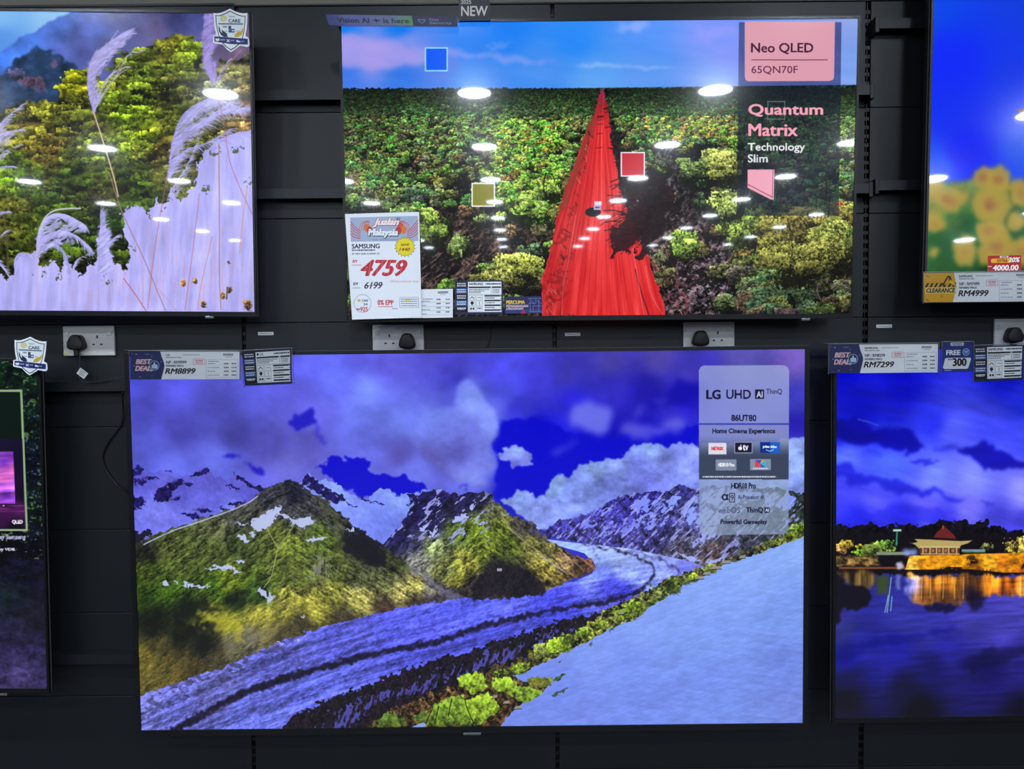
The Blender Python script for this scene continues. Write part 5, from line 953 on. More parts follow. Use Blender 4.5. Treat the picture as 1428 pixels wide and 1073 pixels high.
def card_poster():
    q = [(481, 298.7), (584.4, 295.8), (588, 443.2), (491, 446)]
    c = Canvas(q, 5); c.A[:] = (240, 243, 250)
    c.poly([(488.5, 304), (582.5, 301.5), (583.5, 338), (489.5, 339)], (168, 182, 208))
    for k in range(5):
        c.line([(488.6, 309 + k * 4.6), (493, 315 + k * 4.2), (500, 322 + k * 3), (503, 324 + k * 2.4)], 1.0, (205, 50, 62)); c.line([(583, 307 + k * 4.6), (578, 314 + k * 4.2), (572, 321 + k * 3), (568, 324 + k * 2.2)], 1.0, (205, 50, 62))
        c.line([(501 + k * 3, 323), (504 + k * 2.6, 313), (512 + k, 309)], .7, (210, 80, 70)); c.line([(571 - k * 3, 322), (569 - k * 2.6, 313), (561 - k, 309)], .7, (210, 80, 70))
    for x, y, cc in ((512, 319, (226, 120, 60)), (516, 323, (190, 60, 60)), (559, 317, (222, 90, 50)), (563, 322, (226, 120, 60)), (556, 323, (190, 60, 60))): c.disc(x, y, 4, cc, 1, 6)
    for dx, dy, cc in ((.8, 1, (170, 30, 50)), (-.6, -.5, (200, 60, 70)), (0, 0, (246, 236, 236))): c.text('Jualan', 520 + dx, 305 + dy, 557 + dx, 318.5 + dy, cc, .03, .35)
    for dx, dy, cc in ((1, 1.2, (44, 52, 84)), (-.7, .6, (60, 66, 96)), (0, 0, (240, 240, 244))): c.text('Malaysia', 513 + dx, 320.5 + dy, 555.5 + dx, 333.5 + dy, cc, .035, .2)
    c.greek(519, 336, 557, 337, (120, 130, 150), 3); c.text('IN', 553, 304, 558, 308.5, (60, 70, 110), .01)
    c.text('SAMSUNG', 490.8, 342.2, 530, 348.8, (40, 42, 66), .018, 0, 1, -.008); c.greek(491, 350, 524, 352, (90, 92, 100), 2); c.text('65" NEO QLED AI SMART TV', 491, 355, 530, 357.5, (70, 72, 84), .008)
    st = []
    for k in range(36): r = 14.2 if k % 2 else 11.4; st.append((565 + r * math.cos(k * .17453), 346.3 + r * math.sin(k * .17453)))
    c.poly([(565 + (x - 565) * 1.05, 346.3 + (y - 346.3) * 1.05) for x, y in st], (90, 80, 30)); c.poly(st, (240, 220, 36))
    c.text('SAVE', 559, 341.5, 571, 345, (110, 60, 30), .015, .3); c.text('1440', 557, 347.5, 572, 352.3, (150, 60, 30), .02, .3)
    c.text('RM', 491.5, 364.5, 498.5, 368.8, (200, 60, 74), .01, .3); c.greek(491, 371.5, 504, 372.5, (205, 120, 125), 6)
    c.text('4759', 503, 364.5, 568.5, 387.5, (202, 44, 56), .03, .35)
    for k in range(10): x = 512 + k * 5.5; c.line([(x, 366), (x - 3, 385)], .7, (240, 243, 250), .45)
    c.text('TERMASUK BAUCAR TUNAI', 544, 393.5, 584, 395.7, (205, 110, 115), 0); c.text('RM', 492.5, 395.8, 499.5, 400, (50, 52, 66), .01, .3); c.text('6199', 508.5, 395.3, 534, 404.6, (42, 44, 56), .015, .3); c.line(((508, 401), (535, 399)), .7, (60, 60, 70), .8, False); c.greek(492, 403, 503, 404, (120, 122, 130), 8)
    for k in range(30):
        a = k * .2094; c.line([(506 + 12 * math.cos(a), 424.5 + 12 * math.sin(a)), (506 + 12 * math.cos(a + .12), 424.5 + 12 * math.sin(a + .12))], .7, (70, 72, 90), 1, False)
    c.text('CARE', 505, 419, 514, 422, (60, 66, 100), .01, .2); c.disc(501, 420.5, 2, (214, 190, 60)); c.text('24', 507, 424, 513, 427, (60, 66, 100), .01); c.text('RM', 497.5, 431, 502, 434, (60, 62, 80), .01); c.text('925', 502.5, 429.3, 513.5, 435.3, (205, 60, 70), .02)
    c.text('0% EPP', 527, 419.8, 549.5, 426.6, (205, 56, 64), .02); c.greek(528, 428, 549, 429.2, (205, 110, 115), 3); c.greek(548, 431, 555, 432, (110, 112, 120), 4)
    for a, b in (((558, 416.5), (583.5, 416.2)), ((583.5, 416.2), (583.8, 429.4)), ((583.8, 429.4), (558, 429.8)), ((558, 429.8), (558, 416.5))): c.line((a, b), .4, (90, 96, 120), 1, False)
    c.rect(566, 418, 572, 421, (236, 220, 90))
    for k in range(4): c.greek(559.5, 418.4 + k * 2.8, 582, 419.4 + k * 2.8, (110, 116, 140), k)
    return q, c.A

def card_spec():
    c = Canvas([(0, 0), (56, 0), (56, 41), (0, 41)], 5); c.A[:] = (236, 240, 246)
    for k in range(17): c.rect(35 + k * .85, 3, 35.5 + k * .85, 6.4, (60, 64, 70))
    c.greek(38, 7.6, 46, 8.4, (150, 152, 160), 2); c.text('Instalment', 14, 12.5, 28, 15, (80, 84, 92), 0)
    for k in range(4):
        y = 14 + k * 6; c.greek(12, y + 2.6, 24 - (k % 2) * 5, y + 3.6, (130, 134, 140), k); c.greek(33, y, 39, y + 1.6, (70, 74, 80), k + 3); c.greek(46, y, 52, y + 1.6, (70, 74, 80), k + 8); c.line(((11, y + 4.8), (54, y + 4.8)), .3, (120, 124, 130), 1, False)
    return c.A

def card_free():
    c = Canvas([(0, 0), (44, 0), (44, 41), (0, 41)], 6); c.A[:] = (42, 58, 128)
    c.rect(12, 0, 31, 4.6, (214, 218, 226), 1, 1); c.text('MEMBER', 14, 1.2, 29, 3.4, (70, 74, 100), .015)
    c.text('FREE', 5.5, 10.6, 26.5, 17.6, (238, 240, 246), .035, .05); c.disc(34.5, 13.6, 5, (190, 215, 245)); c.disc(34.5, 13.6, 4.2, (50, 90, 170)); c.rect(31.8, 11.8, 37.2, 13, (190, 215, 245)); c.rect(31.8, 14.2, 37.2, 15.2, (190, 215, 245))
    c.poly([(5.5, 21.5), (41, 21.5), (42, 23), (38, 35.5), (36, 37), (3, 37), (1, 35), (3.8, 23)], (232, 235, 240)); c.text('300', 15, 22, 35.5, 33.2, (20, 22, 28), .03); c.text('RM', 8.5, 22.5, 14.5, 25, (20, 22, 28), .01)
    c.greek(3.5, 38.4, 14, 39.6, (190, 200, 220), 2)
    return c.A

def card_percuma():
    c = Canvas([(0, 0), (53, 0), (53, 24.5), (0, 24.5)], 6); c.A[:] = (38, 42, 92)
    c.rect(0, 18.5, 53, 24.5, (60, 80, 140), .5)
    c.text('PERCUMA', 2, 5.5, 28.5, 10.8, (240, 205, 60), .03); c.text('PEMASANGAN', 2, 12, 33, 15.6, (226, 200, 205), .025); c.text('& PENGHANTARAN', 2, 16.2, 26, 19.2, (226, 200, 205), .02)
    c.poly([(22, 24.5), (27, 19), (30, 24.5)], (190, 50, 70)); L = (110, 120, 190)
    for s in (((33, 3), (52, 3)), ((33, 10), (44, 10)), ((36, 3), (36, 22)), ((44, 3), (44, 10)), ((40, 14), (52, 14)), ((48, 5), (48, 22)), ((40, 14), (40, 22)), ((34, 22), (52, 22)), ((46, 6), (52, 11)), ((38, 6), (42, 12))): c.line(s, .8, L, 1, False)
    return c.A

def card_extra():
    c = Canvas([(0, 0), (47, 0), (47, 24), (0, 24)], 6); c.A[:] = (176, 28, 38)
    c.rect(17, .4, 29, 3.2, (225, 220, 215)); c.text('MEMBER', 19, 1, 27.5, 2.6, (120, 40, 40), .01); c.rect(4.5, 4, 33, 10, (238, 170, 30), 1, 2); c.text('EXTRA', 13.5, 5, 28, 9, (120, 50, 10), .03); c.text('20%', 28.5, 2.6, 45.5, 9.6, (240, 236, 232), .03, .25)
    c.text('4000.00', 7, 13, 43.5, 20.8, (244, 238, 232), .03, .12); c.rect(0, 14.2, 5.5, 15.4, (230, 200, 190)); c.greek(14, 22.6, 28, 23.8, (235, 210, 205), 2); c.rect(1.5, 22.4, 5, 24, (230, 200, 190))
    return c.A

def card_header():
    c = Canvas([(0, 0), (186, 0), (186, 14), (0, 14)], 4)
    c.A[:] = c.field([(0, 7, 60, 66, 120), (40, 7, 92, 96, 150), (90, 7, 100, 106, 150), (110, 7, 96, 128, 120), (122, 7, 84, 140, 84)])
    c.rect(122, 0, 186, 14, (26, 32, 74)); c.text('Vision AI', 14, 4, 60, 10.5, (30, 32, 62), .022); c.text('is here', 80, 4, 117, 10.5, (20, 44, 34), .022)
    c.poly([(64, 7), (69, 6), (70, 3), (71, 6), (77, 7), (71, 8.2), (70, 11), (69, 8.2)], (30, 34, 70))
    c.poly([(130, 4), (135, 5), (140, 4), (140, 7.5), (135, 11), (130, 7.5)], (120, 130, 165)); c.poly([(131.5, 5.4), (135, 6.2), (138.5, 5.4), (138.5, 7), (135, 9.6), (131.5, 7)], (26, 32, 74))
    c.text('Knox', 146, 3, 160, 6.6, (130, 138, 170), .01); c.text('Security', 146, 8, 178, 12, (130, 138, 170), .01)
    return c.A

def card_new():
    c = Canvas([(0, 0), (44, 0), (44, 36), (0, 36)], 5); c.A[:] = (26, 26, 40)
    c.text('2025', 3, 8, 18, 13.4, (196, 190, 190), .01); c.text('NEW', 3.5, 16.5, 41.5, 30.5, (206, 198, 194), .012)
    return c.A

SHIELD = [(145, 125), (210, 142), (300, 128), (400, 85), (500, 32), (600, 85), (700, 122), (790, 135), (868, 120), (862, 300), (845, 470), (815, 615), (875, 640), (895, 690), (905, 800), (880, 845), (830, 850), (700, 822), (600, 900), (500, 970), (410, 900), (330, 800), (170, 780), (122, 765), (128, 615), (205, 600), (170, 470), (152, 300)]
def card_shield():
    c = Canvas([(100, 20), (920, 20), (920, 980), (100, 980)], .3); c.A[:] = (240, 243, 247)
    inn = [(188, 175), (260, 180), (330, 160), (420, 120), (500, 75), (590, 120), (680, 160), (760, 182), (832, 182), (826, 330), (800, 500), (765, 660), (700, 780), (600, 870), (500, 930), (400, 855), (320, 770), (250, 640), (215, 480), (192, 330)]
    cx, cy = 505, 470
    c.poly(inn, (34, 36, 60)); c.poly([(cx + (x - cx) * .95, cy + (y - cy) * .95) for x, y in inn], (226, 234, 236))
    c.disc(360, 245, 68, (200, 190, 96)); c.disc(360, 245, 50, (216, 222, 210)); c.disc(360, 245, 34, (212, 196, 70)); c.disc(360, 245, 14, (235, 235, 210))
    c.text('TEAM', 465, 190, 600, 215, (120, 124, 130), .01); c.text('CARE', 465, 255, 722, 332, (56, 58, 96), .02)
    c.greek(250, 345, 775, 375, (80, 90, 100), 2)
    for k in range(14): x = 250 + k * 38; c.rect(x, 350, x + 28, 366, (86, 96, 110))
    c.text('With', 340, 405, 430, 440, (70, 74, 90), .02); c.rect(460, 400, 518, 465, (60, 74, 92)); c.rect(460, 465, 590, 545, (56, 70, 120)); c.rect(530, 490, 580, 520, (210, 216, 226)); c.rect(470, 488, 510, 496, (200, 206, 216))
    c.rect(385, 508, 430, 520, (90, 94, 120)); c.rect(612, 508, 660, 518, (90, 94, 120))
    c.poly([(245, 400), (275, 450), (290, 520), (330, 560), (310, 480), (420, 560), (445, 640), (360, 640), (300, 600), (255, 510)], (44, 48, 84))
    c.poly([(780, 430), (775, 520), (740, 590), (660, 640), (580, 640), (590, 590), (640, 545), (700, 500), (720, 520)], (206, 170, 66))
    c.poly([(155, 628), (870, 675), (868, 800), (500, 792), (155, 742)], (40, 48, 108))
    c.poly([(180, 668), (215, 680), (262, 670), (262, 722), (215, 735), (180, 722)], (226, 230, 236)); c.rect(275, 690, 380, 716, (180, 190, 220), .8)
    c.line([(415, 690), (480, 750)], 16, (226, 230, 236), 1, False); c.line([(480, 690), (415, 750)], 16, (226, 230, 236), 1, False); c.rect(500, 702, 580, 726, (170, 180, 214), .8)
    c.poly([(620, 705), (665, 705), (665, 720), (705, 722), (710, 752), (625, 750)], (226, 230, 236)); c.rect(720, 722, 790, 745, (160, 170, 206), .8)
    return c.A
# ------------------------------------------------------------------ materials
M = dict(
    panel=pmat('panel_paint', (21, 25, 30), .45, 0, .38, .12, 900, .08, 3),
    steel=pmat('upright_steel', (15, 17, 20), .4, .3, .5, .1, 700, .1, 20),
    black=pmat('black_gap', (6, 6, 8), .8), rail=pmat('rail_paint', (25, 29, 34), .42, .1, .4, .1, 600, .08, 8),
    upper=pmat('beige_paint', (124, 118, 110), .7, 0, .3, .1, 300, .04, 3),
    bezel=pmat('bezel_black', (22, 23, 26), .32, .3, .5, .05, 1500, .1, 30), housing=pmat('housing_plastic', (16, 16, 19), .5, 0, .4, .25, 1200),
    bracket=pmat('bracket_steel', (28, 29, 32), .45, .6), white=pmat('socket_plastic', (196, 196, 193), .35, 0, .5, .04, 900, .04, 40),
    switch=pmat('switch_plastic', (206, 208, 208), .3), hole=pmat('socket_hole', (8, 8, 9), .6), rubber=pmat('plug_rubber', (17, 17, 19), .5, 0, .4, .15, 900),
    cable=pmat('cable_rubber', (10, 10, 12), .45), tagw=pmat('tag_paper', (196, 198, 200), .5, 0, .3, .05, 800, .12, 160), silver=pmat('label_silver', (205, 206, 208), .35, .2, .5, .03, 900, .05, 200),
    floor=pmat('floor_vinyl', (40, 40, 42), .35, 0, .5, .05, 300, .06, 2), ceil=pmat('ceiling_paint', (92, 92, 92), .8, 0, .3, .05, 200, .02, 2), room=pmat('room_paint', (40, 41, 44), .7, 0, .3, .05, 200, .1, 1),
    trim=pmat('lamp_trim', (160, 160, 160), .4), glow=pmat('lamp_diffuser', (255, 255, 255), .5, emit=(232, 243, 255), es=LAMP_STRENGTH), edge=pmat('card_edge', (196, 198, 204), .6), badge=pmat('badge_grey', (120, 122, 128), .3, .6),
    led=pmat('yellow_sticker', (196, 190, 96), .6))
CLEAR = clear_mat()

# ------------------------------------------------------------------ setting
def structure(o): o['kind'] = 'structure'; return o
def plane_box(name, x0, x1, y0, y1, z0, z1, mat):
    bm = bmesh.new(); box(bm, x0, x1, y0, y1, z0, z1); return structure(new_obj(name, bm, mat))
ZT = at(500, 8).z                                  # top of the display wall
CEIL = 3.2
floor = plane_box('floor', -7.5, 7.5, -14, .3, -.1, 0, M['floor'])
ceiling = plane_box('ceiling', -7.5, 7.5, -14, .3, CEIL, CEIL + .1, M['ceil'])
plane_box('wall_left', -7.6, -7.5, -14, .3, 0, CEIL, M['room']); plane_box('wall_right', 7.5, 7.6, -14, .3, 0, CEIL, M['room']); plane_box('wall_front', -7.5, 7.5, -14.1, -14, 0, CEIL, M['room'])
upper = plane_box('wall_upper', -7.5, 7.5, .05, .3, 1.5, CEIL, M['upper'])
wall = plane_box('wall_back', -3.74, 4.8, .035, .05, 0, ZT - .01, M['black'])

XS = at(773.5, 475).x
UP = [XS + .9 * k for k in range(-5, 6)]
Z = [at(420, 157).z, at(420, 305).z, at(420, 450).z, at(130, 596).z, at(130, 739).z, at(130, 855).z, at(130, 971).z]
rows = [ZT] + Z + [Z[-1] - .235, Z[-1] - .47, .10]
GAPS = [.0055] * 11; GAPS[6] = .0074
for b in range(len(UP) - 1):
    for r in range(len(rows) - 1):
        z1, z0 = rows[r], rows[r + 1]
        if r == 0 and UP[b + 1] < XS - .8: z1 += .012
        bm = bmesh.new(); box(bm, UP[b] + GAPS[b], UP[b + 1] - GAPS[b + 1], 0, .02, z0 + .0008, z1 - .0008, .0012)
        new_obj('panel', bm, M['panel'], wall)
    bm = bmesh.new(); box(bm, UP[b] + .001, UP[b + 1] - .001, -.02, .034, .0, .098, .002); new_obj('plinth', bm, M['panel'], wall)
up0 = None
for x, gp in zip(UP, GAPS):
    if up0 is None:
        bm = bmesh.new(); box(bm, -.0075, .0075, .022, .03, .1, ZT + .004); box(bm, -.0012, .0012, .006, .022, .1, ZT + .004)
        z = .14
        while z < ZT - .02:
            for s in (-1, 1): box(bm, s * .0012 if s > 0 else -.0075, .0075 if s > 0 else -.0012, .004, .007, z, z + .010)
            z += .025
        up0 = new_obj('upright', bm, M['steel'], wall); up0.location.x = x; up0.scale.x = gp / .0088
    else:
        o = up0.copy(); C.objects.link(o); o.location.x = x; o.scale.x = gp / .0088
bm = bmesh.new(); box(bm, -3.74, 4.8, .0, .034, ZT + .001, ZT + .006, .001); cap = new_obj('cap_strip', bm, M['panel'], wall)

# ------------------------------------------------------------------ mounting rails on the wall
def rail(xa, xb, zc, label, hooks):
    o = empty('mounting_rail', Matrix.Translation(((xa + xb) / 2, 0, zc)), label, 'rail', 'dark mounting rails across the display wall')
    h = (xb - xa) / 2
    bm = bmesh.new(); prof = [(-.034, -.0145), (-.034, .0135), (-.031, .0145), (-.001, .0145), (-.001, .0120), (-.0305, .0120), (-.0305, -.0145)]
    a = [bm.verts.new((-h, y, z)) for y, z in prof]; b = [bm.verts.new((h, y, z)) for y, z in prof]
    bm.faces.new(a); bm.faces.new(b[::-1]); n = len(prof)
    for i in range(n): bm.faces.new([a[i], b[i], b[(i + 1) % n], a[(i + 1) % n]])
    new_obj('beam', bm, M['rail'], o)
    for hx in hooks:
        bm = bmesh.new(); prism(bm, [(hx - (xa + xb) / 2 - .006, -.026), (hx - (xa + xb) / 2 + .006, -.026), (hx - (xa + xb) / 2 + .006, .017), (hx - (xa + xb) / 2 - .006, .017)], -.036, .012, .002); new_obj('hook', bm, M['steel'], o)
    return o
U = {k: UP[5 + k] for k in range(-5, 6)}   # U[0] = the upright between the two sockets in the middle
z1, z2 = at(420, 132, -.034).z, at(420, 269.5, -.034).z
rail(U[-1] + .004, U[1] - .002, z1, 'dark metal rail behind the red road television, upper of its two', (U[-1], U[1] - .005))
rail(U[-1] + .004, U[1] - .002, z2, 'dark metal rail behind the red road television, lower of its two', (U[-1], U[1] - .005))
rail(U[1] + .012, U[2] - .004, at(1250, 32, -.034).z, 'dark metal rail behind the sunflower television, upper of its two', (U[1] + .008,))
rail(U[1] + .012, U[2] - .004, at(1240, 258, -.034).z, 'dark metal rail behind the sunflower television, lower of its two', (U[1] + .012,))
rail(U[-2] + .004, U[-1] - .004, at(120, 539, -.034).z, 'dark metal rail left of the glacier television, beneath the plug cord', ())
rail(U[-2] + .004, U[-1] - .004, at(130, 920, -.034).z, 'dark metal rail left of the glacier television, near its bottom corner', ())

# ------------------------------------------------------------------ televisions
def fit(quad, Y, tilt, yaw=0):
    t, y = math.radians(tilt), math.radians(yaw)
    n = Vector((math.sin(y) * math.cos(t), -math.cos(y) * math.cos(t), -math.sin(t)))
    cx = sum(p[0] for p in quad) / 4; cy = sum(p[1] for p in quad) / 4
    p0 = at(min(max(cx, -600), 2000), cy, Y); P = [hit(*p, p0, n) for p in quad]
    c_ = (P[0] + P[1] + P[2] + P[3]) / 4
    ux = ((P[1] - P[0]) + (P[2] - P[3])) .normalized(); uz = ((P[0] - P[3]) + (P[1] - P[2])).normalized()
    ux2 = (ux + uz.cross(n) * (1 if uz.cross(n).dot(ux) > 0 else -1)).normalized(); ux2 = (ux2 - n * ux2.dot(n)).normalized()
    uz2 = n.cross(ux2); uz2 = uz2 if uz2.z > 0 else -uz2
    w_ = ((P[1] - P[0]).length + (P[2] - P[3]).length) / 2; h_ = ((P[0] - P[3]).length + (P[1] - P[2]).length) / 2
    m = Matrix(((ux2.x, -n.x, uz2.x, c_.x), (ux2.y, -n.y, uz2.y, c_.y), (ux2.z, -n.z, uz2.z, c_.z), (0, 0, 0, 1)))
    return m, w_, h_, n

def quad_mesh(bm, w_, h_, y):
    vs = [bm.verts.new(p) for p in ((-w_ / 2, y, h_ / 2), (w_ / 2, y, h_ / 2), (w_ / 2, y, -h_ / 2), (-w_ / 2, y, -h_ / 2))]
    f = bm.faces.new(vs[::-1]); uv = bm.loops.layers.uv.verify()
    for l in f.loops: l[uv].uv = (l.vert.co.x / w_ + .5, l.vert.co.z / h_ + .5)
    return f

TV = {}
def television(key, quad, Y, tilt, yaw, pic, label, badge=None, side=.006, bot=.013, top=.007, gain=1.0, dep=.014, inset=.024, wallarm=False):
    m, w_, h_, n = fit(quad, Y, tilt, yaw)
    half = h_ / 2 + bot
    base = m @ Matrix.Translation((0, 0, -half))
    o = empty('television', base, label, 'television', 'televisions mounted on the display wall')
    def kid(name, bm, mat, par=o, smooth=False):
        bm.transform(Matrix.Translation((0, 0, half))); return new_obj(name, bm, mat, par, smooth)
    W2, T, B = w_ / 2 + side, h_ / 2 + top, -h_ / 2 - bot
    bm = bmesh.new()      # bezel: ring with an inner step
    for x0, x1, z0, z1 in ((-W2, W2, h_ / 2, T), (-W2, W2, B, -h_ / 2), (-W2, -w_ / 2, -h_ / 2, h_ / 2), (w_ / 2, W2, -h_ / 2, h_ / 2)):
        box(bm, x0, x1, -.004, dep, z0, z1)
    bmesh.ops.remove_doubles(bm, verts=bm.verts[:], dist=1e-5)
    kid('bezel', bm, M['bezel'])
    bm = bmesh.new(); e = .0006; 
    for a in ((-W2 - e, W2 + e, .006, .009, B - e, B + e), (-W2 - e, W2 + e, .006, .009, T - e, T + e), (-W2 - e, -W2 + e, .006, .009, B, T), (W2 - e, W2 + e, .006, .009, B, T)): box(bm, *a)
    kid('edge_trim', bm, M['badge'])
    bm = bmesh.new(); box(bm, -W2 + inset, W2 - inset, dep - .004, .040, B + inset, T - inset, .006); kid('rear_housing', bm, M['housing'])
    dm = -m.translation.y - .040 - (.002 if wallarm else .038) - .3 * abs(math.sin(math.radians(yaw)))
    bm = bmesh.new(); box(bm, -.30, .30, .038, .050, -.16, .16, .003)
    for s in (-.22, .22): box(bm, s - .02, s + .02, .045, .040 + dm, -.20, .20, .003)
    kid('wall_bracket', bm, M['bracket'])
    bw = .024 if badge is None else badge[1]
    bx = (W2 - .13) if badge is None else badge[0]
    bm = bmesh.new(); box(bm, bx - bw / 2, bx + bw / 2, -.005, .010, B - .006, B + .001, .0012); kid('infrared_receiver' if badge is None else 'brand_badge', bm, M['badge'])
    px = [proj(m @ Vector(p)) for p in ((-w_ / 2, 0, h_ / 2), (w_ / 2, 0, h_ / 2), (w_ / 2, 0, -h_ / 2), (-w_ / 2, 0, -h_ / 2))]
    bm = bmesh.new(); quad_mesh(bm, w_, h_, 0.0)
    A = pic(px); s = new_obj('screen', bm, screen_mat('screen_' + key, A, gain), o); s.data.transform(Matrix.Translation((0, 0, half)))
    for p in s.data.polygons: pass
    TV[key] = (m, w_, h_, n)
    print('TV', key, [tuple(round(v) for v in p) for p in px], round(w_, 3), round(h_, 3))
    return o

television('road', [(477, 32), (1195, 27), (1187.3, 437), (484.5, 443)], -.11, 1.66, -.2, pic_road, 'television showing a red dirt road through green bushland')
television('grass', [(-398, 14), (347.5, 17), (355.5, 432), (-376, 434)], -.11, 1.7, .6, pic_grass, 'television at top left showing white pampas grass before an autumn hillside')
television('sunflower', [(1304, -78), (2185, -92), (2160, 408), (1290.5, 422)], -.175, -.8, -4.2, pic_sunflower, 'television at top right showing blurred sunflowers under blue sky', inset=.003)
television('glacier', [(181.5, 497), (1121.6, 488), (1119.7, 1006), (196, 1021)], -.10, .2, 0, pic_glacier, 'large television showing a glacier winding between green and snowy mountains', badge=(0, .05), bot=.017, side=.0125, top=.010, wallarm=True)
television('pavilion', [(1168.5, 487), (2100, 478), (2085, 988), (1162, 1002.5)], -.10, .2, 0, pic_pavilion, 'television at lower right showing a lit pavilion by a pond at dusk', side=.009, wallarm=True)
television('page', [(-758, 503), (53.5, 504), (67, 958), (-733, 962)], -.105, .3, 0, pic_page, 'television at lower left showing a green-framed product page over dark woods', side=.006, wallarm=True)

# ------------------------------------------------------------------ cards, labels and signs on the televisions
def sheet(tv, quad, off, arr, label, cat, name, group=None, sleeve=False, curl=0., thick=.0008, margin=.0025, hang=False, rough=.5):
    m, w_, h_, n = TV[tv]; p0 = m.translation + n * off
    P = [hit(*p, p0, n) for p in quad]; c_ = (P[2] + P[3]) / 2
    ux = ((P[1] - P[0]) + (P[2] - P[3])).normalized(); uz = n.cross(ux); uz = uz if uz.z > 0 else -uz
    base = Matrix(((ux.x, -n.x, uz.x, c_.x), (ux.y, -n.y, uz.y, c_.y), (ux.z, -n.z, uz.z, c_.z), (0, 0, 0, 1)))
    inv = base.inverted(); L = [inv @ p for p in P]
    o = empty(name, base, label, cat, group)
    bm = bmesh.new(); nx, nz = 10, 6; uvl = bm.loops.layers.uv.verify(); G = []
    for lay in (0, 1):
        g = []
        for j in range(nz + 1):
            row = []
            for i in range(nx + 1):
                u, v = i / nx, j / nz
                p = (L[0] * (1 - u) + L[1] * u) * (1 - v) + (L[3] * (1 - u) + L[2] * u) * v
                row.append(bm.verts.new((p.x, p.y + lay * thick - curl * math.sin(u * math.pi) * (.4 + .6 * v), p.z)))
            g.append(row)
        G.append(g)
    for j in range(nz):
        for i in range(nx):
            f = bm.faces.new([G[0][j][i], G[0][j + 1][i], G[0][j + 1][i + 1], G[0][j][i + 1]])
            for l, (a, b) in zip(f.loops, ((i, j), (i, j + 1), (i + 1, j + 1), (i + 1, j))): l[uvl].uv = (a / nx, 1 - b / nz)
            f = bm.faces.new([G[1][j][i], G[1][j][i + 1], G[1][j + 1][i + 1], G[1][j + 1][i]]); f.material_index = 1
    for i in range(nx):
        for j in (0, nz): bm.faces.new([G[0][j][i], G[0][j][i + 1], G[1][j][i + 1], G[1][j][i]]).material_index = 1
    for j in range(nz):
        for i in (0, nx): bm.faces.new([G[0][j][i], G[0][j + 1][i], G[1][j + 1][i], G[1][j][i]]).material_index = 1
    new_obj('printed_sheet', bm, [print_mat('print_' + name, arr, rough), M['edge']], o)
    if sleeve:
        x0 = min(p.x for p in L) - margin; x1 = max(p.x for p in L) + margin; z0 = min(p.z for p in L) - margin; z1 = max(p.z for p in L) + margin
        bm = bmesh.new(); vs = [bm.verts.new(p) for p in ((x0, -.002, z0), (x1, -.002, z0), (x1, -.002, z1), (x0, -.002, z1))]; bm.faces.new(vs); new_obj('clear_sleeve', bm, CLEAR, o)
        bm = bmesh.new(); box(bm, x0, x1, -.0024, .0016, z1 - .0012, z1 + .0008, .0003); box(bm, x0, x0 + .0012, -.0024, .0016, z0, z1); box(bm, x1 - .0012, x1, -.0024, .0016, z0, z1); new_obj('sleeve_edge', bm, M['badge'], o)
        if hang:
            bm = bmesh.new(); box(bm, x0 - .012, x1 + .002, -.002, .05, z1 + .0009, z1 + .0016); new_obj('hanging_lip', bm, M['badge'], o)
    return o

PG = 'price strips on the televisions'; EG = 'energy and specification cards on the televisions'
sheet('glacier', [(182, 490.5), (334, 490.5), (333.5, 529), (182.5, 529.5)], .012, card_price('deal', '8899', '9999', 'LG'), 'blue and white best deal price strip reading RM8899', 'price label', 'price_strip', PG, True, hang=True)
sheet('glacier', [(337.5, 491), (406, 486.5), (407.5, 535.5), (341.5, 538.5)], .012, card_energy('LG'), 'tilted specification card beside the RM8899 price strip', 'label', 'specification_card', EG, True, curl=.001)
sheet('pavilion', [(1156.5, 481), (1308, 480), (1307.5, 519.5), (1157, 521)], .012, card_price('deal', '7299', '8299'), 'blue and white best deal price strip reading RM7299', 'price label', 'price_strip', PG, True, hang=True)
sheet('pavilion', [(1314, 478), (1356.5, 477.5), (1356, 518.5), (1314, 519)], .014, card_free(), 'blue voucher card reading FREE RM300 between two labels', 'voucher', 'voucher_card', None, True)
sheet('pavilion', [(1357.5, 483), (1427.5, 481), (1426.5, 530), (1358, 533)], .012, card_energy('SAMSUNG'), 'specification card right of the blue FREE RM300 voucher', 'label', 'specification_card', EG, True, curl=.001)
sheet('sunflower', [(1288.5, 381), (1440, 379), (1440, 420.5), (1288.8, 422)], .012, card_price('clear', '4999', '7499'), 'yellow and white clearance price strip reading RM4999', 'price label', 'price_strip', PG, True)
sheet('sunflower', [(1377.5, 357), (1424, 356), (1424, 380.5), (1377.5, 381)], .010, card_extra(), 'red extra discount card reading 4000.00 above the clearance strip', 'voucher', 'discount_card')
sheet('road', [(576, 404), (631.5, 403), (631.5, 443), (576, 444)], .008, card_spec(), 'white instalment table sheet half behind the 4759 price poster', 'label', 'instalment_sheet')
pq, parr = card_poster()
sheet('road', pq, .014, parr, 'white paper sale poster reading 4759 on the road television', 'poster', 'price_poster', curl=.006)
sheet('road', [(634.5, 391.5), (701, 391), (701.5, 438.5), (634.5, 439)], .010, card_energy('SAMSUNG'), 'specification card between the price poster and the percuma card', 'label', 'specification_card', EG)
sheet('road', [(704, 414), (756, 413.3), (756.3, 437), (704, 437.5)], .010, card_percuma(), 'small navy card reading PERCUMA at the foot of the road', 'label', 'offer_card')
sheet('road', [(454, 20), (637.5, 23), (638, 36.5), (458.6, 35.2)], .022, card_header(), 'thin gradient header strip reading Vision AI is here', 'sign', 'header_strip', thick=.006)
